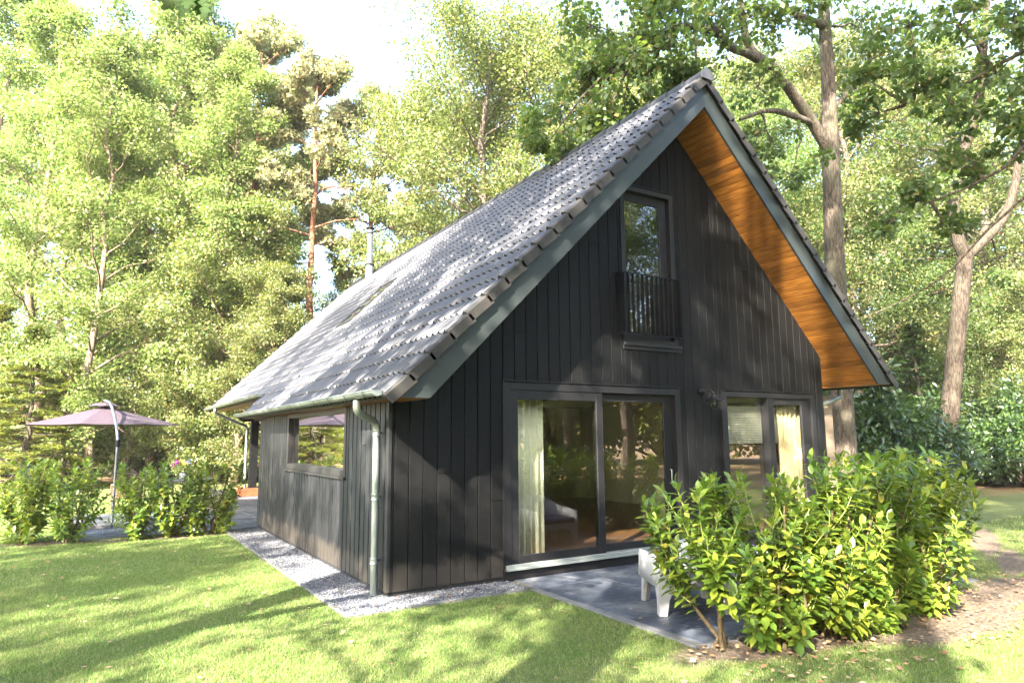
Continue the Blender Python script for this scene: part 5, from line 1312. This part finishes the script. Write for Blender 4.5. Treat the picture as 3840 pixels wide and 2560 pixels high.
# evergreen bushes
def bush_lib(key, seed, h, R, n, size, leaf, shape=KITE, m='bark'):
    r = np.random.default_rng(seed); mb = MB(); cs = []; rs = []
    for i in range(46):
        a = r.random()*6.28; el = r.random()**0.8*1.45; q = (0.5+0.45*r.random())*(1+0.22*math.sin(2.3*a+seed)+0.15*r.normal())
        c = np.array([math.cos(a)*math.cos(el)*R*q, math.sin(a)*math.cos(el)*R*q, 0.15*h+0.82*h*math.sin(el)*q])
        mb.tube([np.zeros(3), c*0.5+np.array([0, 0, 0.05]), c], [0.03, 0.018, 0.006], 5, False); cs.append(c); rs.append(0.36*R*(0.6+0.6*r.random())/1.3)
    V, F = clump_leaves(r, np.array(cs), np.array(rs), n//46, size, 0.75, shape, 0.1, 1.0)
    tr = mb.build('branches', M[m]); COL.objects.unlink(tr); LIB[key] = (tr.data, np_mesh('leaves', V, F, M[leaf], shape is LEAF6))
bush_lib('rhodo', 201, 2.0, 1.5, 9000, 0.12, 'rhodo', LEAF6)
bush_lib('green', 202, 1.9, 1.4, 12000, 0.09, 'leaf_bright')
bush_lib('mixed', 203, 2.0, 1.6, 14000, 0.09, 'leaf_mid')
bush_lib('laurelB', 204, 2.0, 1.2, 4500, 0.14, 'laurel', LEAF6)
def bush(key, px, d, s, rz, label, group, name='evergreen_bush', xy=None):
    x, y = xy if xy else col(px, d); t = empty(name, (x, y, GZ), label, 'bush', group, rz); t.scale = (s, s, s*1.0)
    link('branches', LIB[key][0], t); link('leaves', LIB[key][1], t); return t
GB = 'evergreen bushes at the right of the lawn'
bush('rhodo', 2020, 17.5, 1.5, 0.2, 'tall glossy green bush right beside the brick wall and big oak', GB)
bush('rhodo', 2095, 19.5, 1.2, 1.2, 'dark bush just left of the bare oak trunk', GB)
bush('rhodo', 2250, 21.5, 0.95, 2.2, 'dark glossy bush right of the bare oak trunk', GB)
bush('rhodo', 2350, 20.5, 1.2, 3.2, 'large shiny bush at the right picture edge', GB)
bush('rhodo', 2430, 23, 1.3, 4.2, 'dark bush cut by the right picture edge', GB)
bush('rhodo', 2300, 25, 1.6, 0.9, 'dark bush in the second row behind the shiny one', GB)
bush('rhodo', 2150, 24, 1.45, 2.9, 'dark bush in the second row between the trunks', GB)
bush('rhodo', 1960, 22, 1.3, 3.9, 'dark bush in the shade behind the house corner', GB)
GM = 'bushes mirrored in the window panes'
GU = 'undergrowth bushes along the edge of the wood'
rr = random.Random(12)
for i, px in enumerate(range(-120, 700, 62)):
    bush('mixed' if i % 3 else 'green', px+rr.uniform(-20, 20), 30+rr.uniform(-1.5, 3), rr.uniform(1.3, 1.9), rr.random()*6, 'leafy undergrowth bush under the trees at the far lawn edge', GU, 'undergrowth_bush')
for i, px in enumerate(range(1880, 2500, 70)):
    bush('mixed' if i % 2 else 'green', px+rr.uniform(-20, 20), 33+rr.uniform(-1.5, 3), rr.uniform(1.3, 1.9), rr.random()*6, 'sunlit undergrowth bush behind the right hand evergreens', GU, 'undergrowth_bush')
bush('green', 556, 26, 0.72, 0.4, 'yellow green bush seen between the post and the wall', GU, 'undergrowth_bush')
bush('green', 515, 27.5, 0.75, 2.4, 'bright bush left of the far downpipe', GU, 'undergrowth_bush')
bush('mixed', 590, 30, 1.2, 3.1, 'grey green bush behind the covered terrace', GU, 'undergrowth_bush')
for i in range(16):
    px = -100+i*175; bush('mixed', px, 56+rr.uniform(-3, 4), rr.uniform(3.2, 4.2), rr.random()*6, 'distant undergrowth closing the view between the trunks', GU, 'undergrowth_bush')

for i in range(13):
    a = math.radians(-100+i*15); bush('mixed', 0, 0, rr.uniform(3.0, 4.2), rr.random()*6, 'bushes of the wood mirrored in the panes', GM, 'undergrowth_bush', (5+30*math.sin(a+math.pi*0.0)*1.0, -7-24*abs(math.cos(a))-2))
# ------------------------------------------------------------------ grass and fallen leaves
def soil_mask(x, y):
    m_ = np.full(x.shape, 9.0)
    for (cx, cyy, rx, ry, an) in (SOIL):
        dx, dy = x-cx, y-cyy; u = (dx*math.cos(an)+dy*math.sin(an))/rx; v = (-dx*math.sin(an)+dy*math.cos(an))/ry
        m_ = np.minimum(m_, np.sqrt(u*u+v*v))
    return m_
def grass():
    r = np.random.default_rng(77)
    def region(n, x0, x1, y0, y1): return np.c_[r.uniform(x0, x1, n), r.uniform(y0, y1, n)]
    P = np.concatenate([region(330000, -4.2, 1.6, -2.2, 3.0), region(240000, -1.8, 5.6, -5.6, -2.2), region(170000, -4.6, -0.5, 3.0, 9.0), region(60000, 4.5, 9.5, -4.5, 0.5), region(70000, -5.8, 0.3, 9.0, 16.0), region(90000, 5.9, 14.0, -3.5, 4.0)])
    x, y = P[:, 0], P[:, 1]
    rel_ = np.stack([x-CAM[0], y-CAM[1], np.full(len(x), GZ-CAM[2])], 1)
    fz = rel_@_f; ok = (fz > 0.5) & (np.abs(rel_@_R/fz) < 0.80) & (rel_@_U/fz > -0.56)
    ok &= ~((x > -0.62) & (y > -0.52) & (y < 6.66)); ok &= ~((x > 1.44) & (x < 5.97) & (y > -2.92))
    ok &= ~((x > -3.07) & (x < 2.7) & (y > 6.64) & (y < 11.02)); ok &= ~((x > 0.23) & (y > 11))
    sm_ = soil_mask(x, y); n3 = 0.35*np.sin(x*5.1+2*np.sin(y*3.3))*np.sin(y*4.7+1.5*np.sin(x*2.9))+0.2*r.normal(size=len(x))
    ok &= (sm_+n3*0.75 > 1.05)
    thin = 0.5+0.5*np.sin(x*2.3+1.7*np.sin(y*1.9))*np.sin(y*2.9+1.3*np.sin(x*2.1)); ok &= r.random(len(x)) < (0.55+0.45*thin)
    P = P[ok]; n = len(P); dist = fz[ok]
    h = 0.022*(0.5+1.0*r.random(n)); w = 0.0024*(0.7+0.6*r.random(n))*np.clip(dist/5.5, 1, 2.6)
    a = r.random(n)*6.283; le = r.normal(scale=0.5, size=(n, 2))*h[:, None]
    B = np.c_[P, np.full(n, GZ)]; sx = np.c_[np.cos(a)*w, np.sin(a)*w, np.zeros(n)]
    T = B+np.c_[le, h]
    V = np.stack([B-sx, B+sx, T], 1).reshape(-1, 3); F = np.arange(3*n).reshape(-1, 3)
    tag(link('grass', np_mesh('grass', V, F, M['grass'])), 'short mown grass of the lawn round the house', 'grass', kind='stuff')
grass()
def litter():
    r = np.random.default_rng(78); Q = []
    for n, x0, x1, y0, y1 in ((520, -4.2, 1.4, -2.0, 6.2), (260, -1.0, 5.0, -4.8, -2.9), (900, 1.2, 6.5, -4.1, -2.9), (70, -3.9, -0.7, 6.1, 6.8), (90, 5.5, 12, -4, 1)): Q.append(np.c_[r.uniform(x0, x1, n), r.uniform(y0, y1, n)])
    P = np.concatenate(Q); x, y = P[:, 0], P[:, 1]
    ok = ~((x > -0.05) & (y > -0.05)) & ~((x > 1.5) & (y > -2.9) & (x < 5.95) & (r.random(len(x)) > 0.06)); P = P[ok]; n = len(P)
    S = 0.018+0.045*r.random(n)**2
    D_ = np.c_[r.normal(size=(n, 2)), r.normal(scale=0.2, size=n)]; Nn = np.c_[r.normal(scale=0.35, size=(n, 2)), np.ones(n)]
    V, F = scatter(KITE, np.c_[P, np.full(n, GZ+0.026)+0.008*r.random(n)], D_, Nn, S, S*1.1)
    V[:, 2] = np.maximum(V[:, 2], -0.04)
    n2 = 90; q = np.concatenate([np.c_[r.uniform(1.55, 5.9, 60), r.uniform(-2.85, -0.1, 60)], np.c_[r.uniform(-0.5, 1.3, 30), r.uniform(-0.42, -0.02, 30)]])
    V2, F2 = scatter(KITE, np.c_[q, np.full(n2, -0.036)], np.c_[r.normal(size=(n2, 2)), np.zeros(n2)], np.c_[r.normal(scale=0.2, size=(n2, 2)), np.ones(n2)], 0.02+0.03*r.random(n2))
    F = np.concatenate([F, F2+len(V)]); V = np.concatenate([V, V2])
    tag(link('fallen_leaves', np_mesh('fallen_leaves', V, F, M['deadleaf'])), 'dry brown leaves scattered over the lawn and soil', 'leaves', kind='stuff')
litter()

# ------------------------------------------------------------------ sunlit air between the trees
mm, nt, out = mat('pale_haze')
pv = N(nt, "ShaderNodeVolumePrincipled"); pv.inputs['Density'].default_value = 0.0004
pv.inputs['Color'].default_value = (0.97, 0.97, 0.95, 1); pv.inputs['Anisotropy'].default_value = 0.0
L(nt, pv.outputs[0], out.inputs['Volume'])
mb = MB(); mb.box(-151, 151, -151, 151, -1.2, 34)
tag(mb.build('haze', mm), 'pale sunlit haze in the air between the trees', 'haze', kind='stuff')
cy.volume_bounces = 0
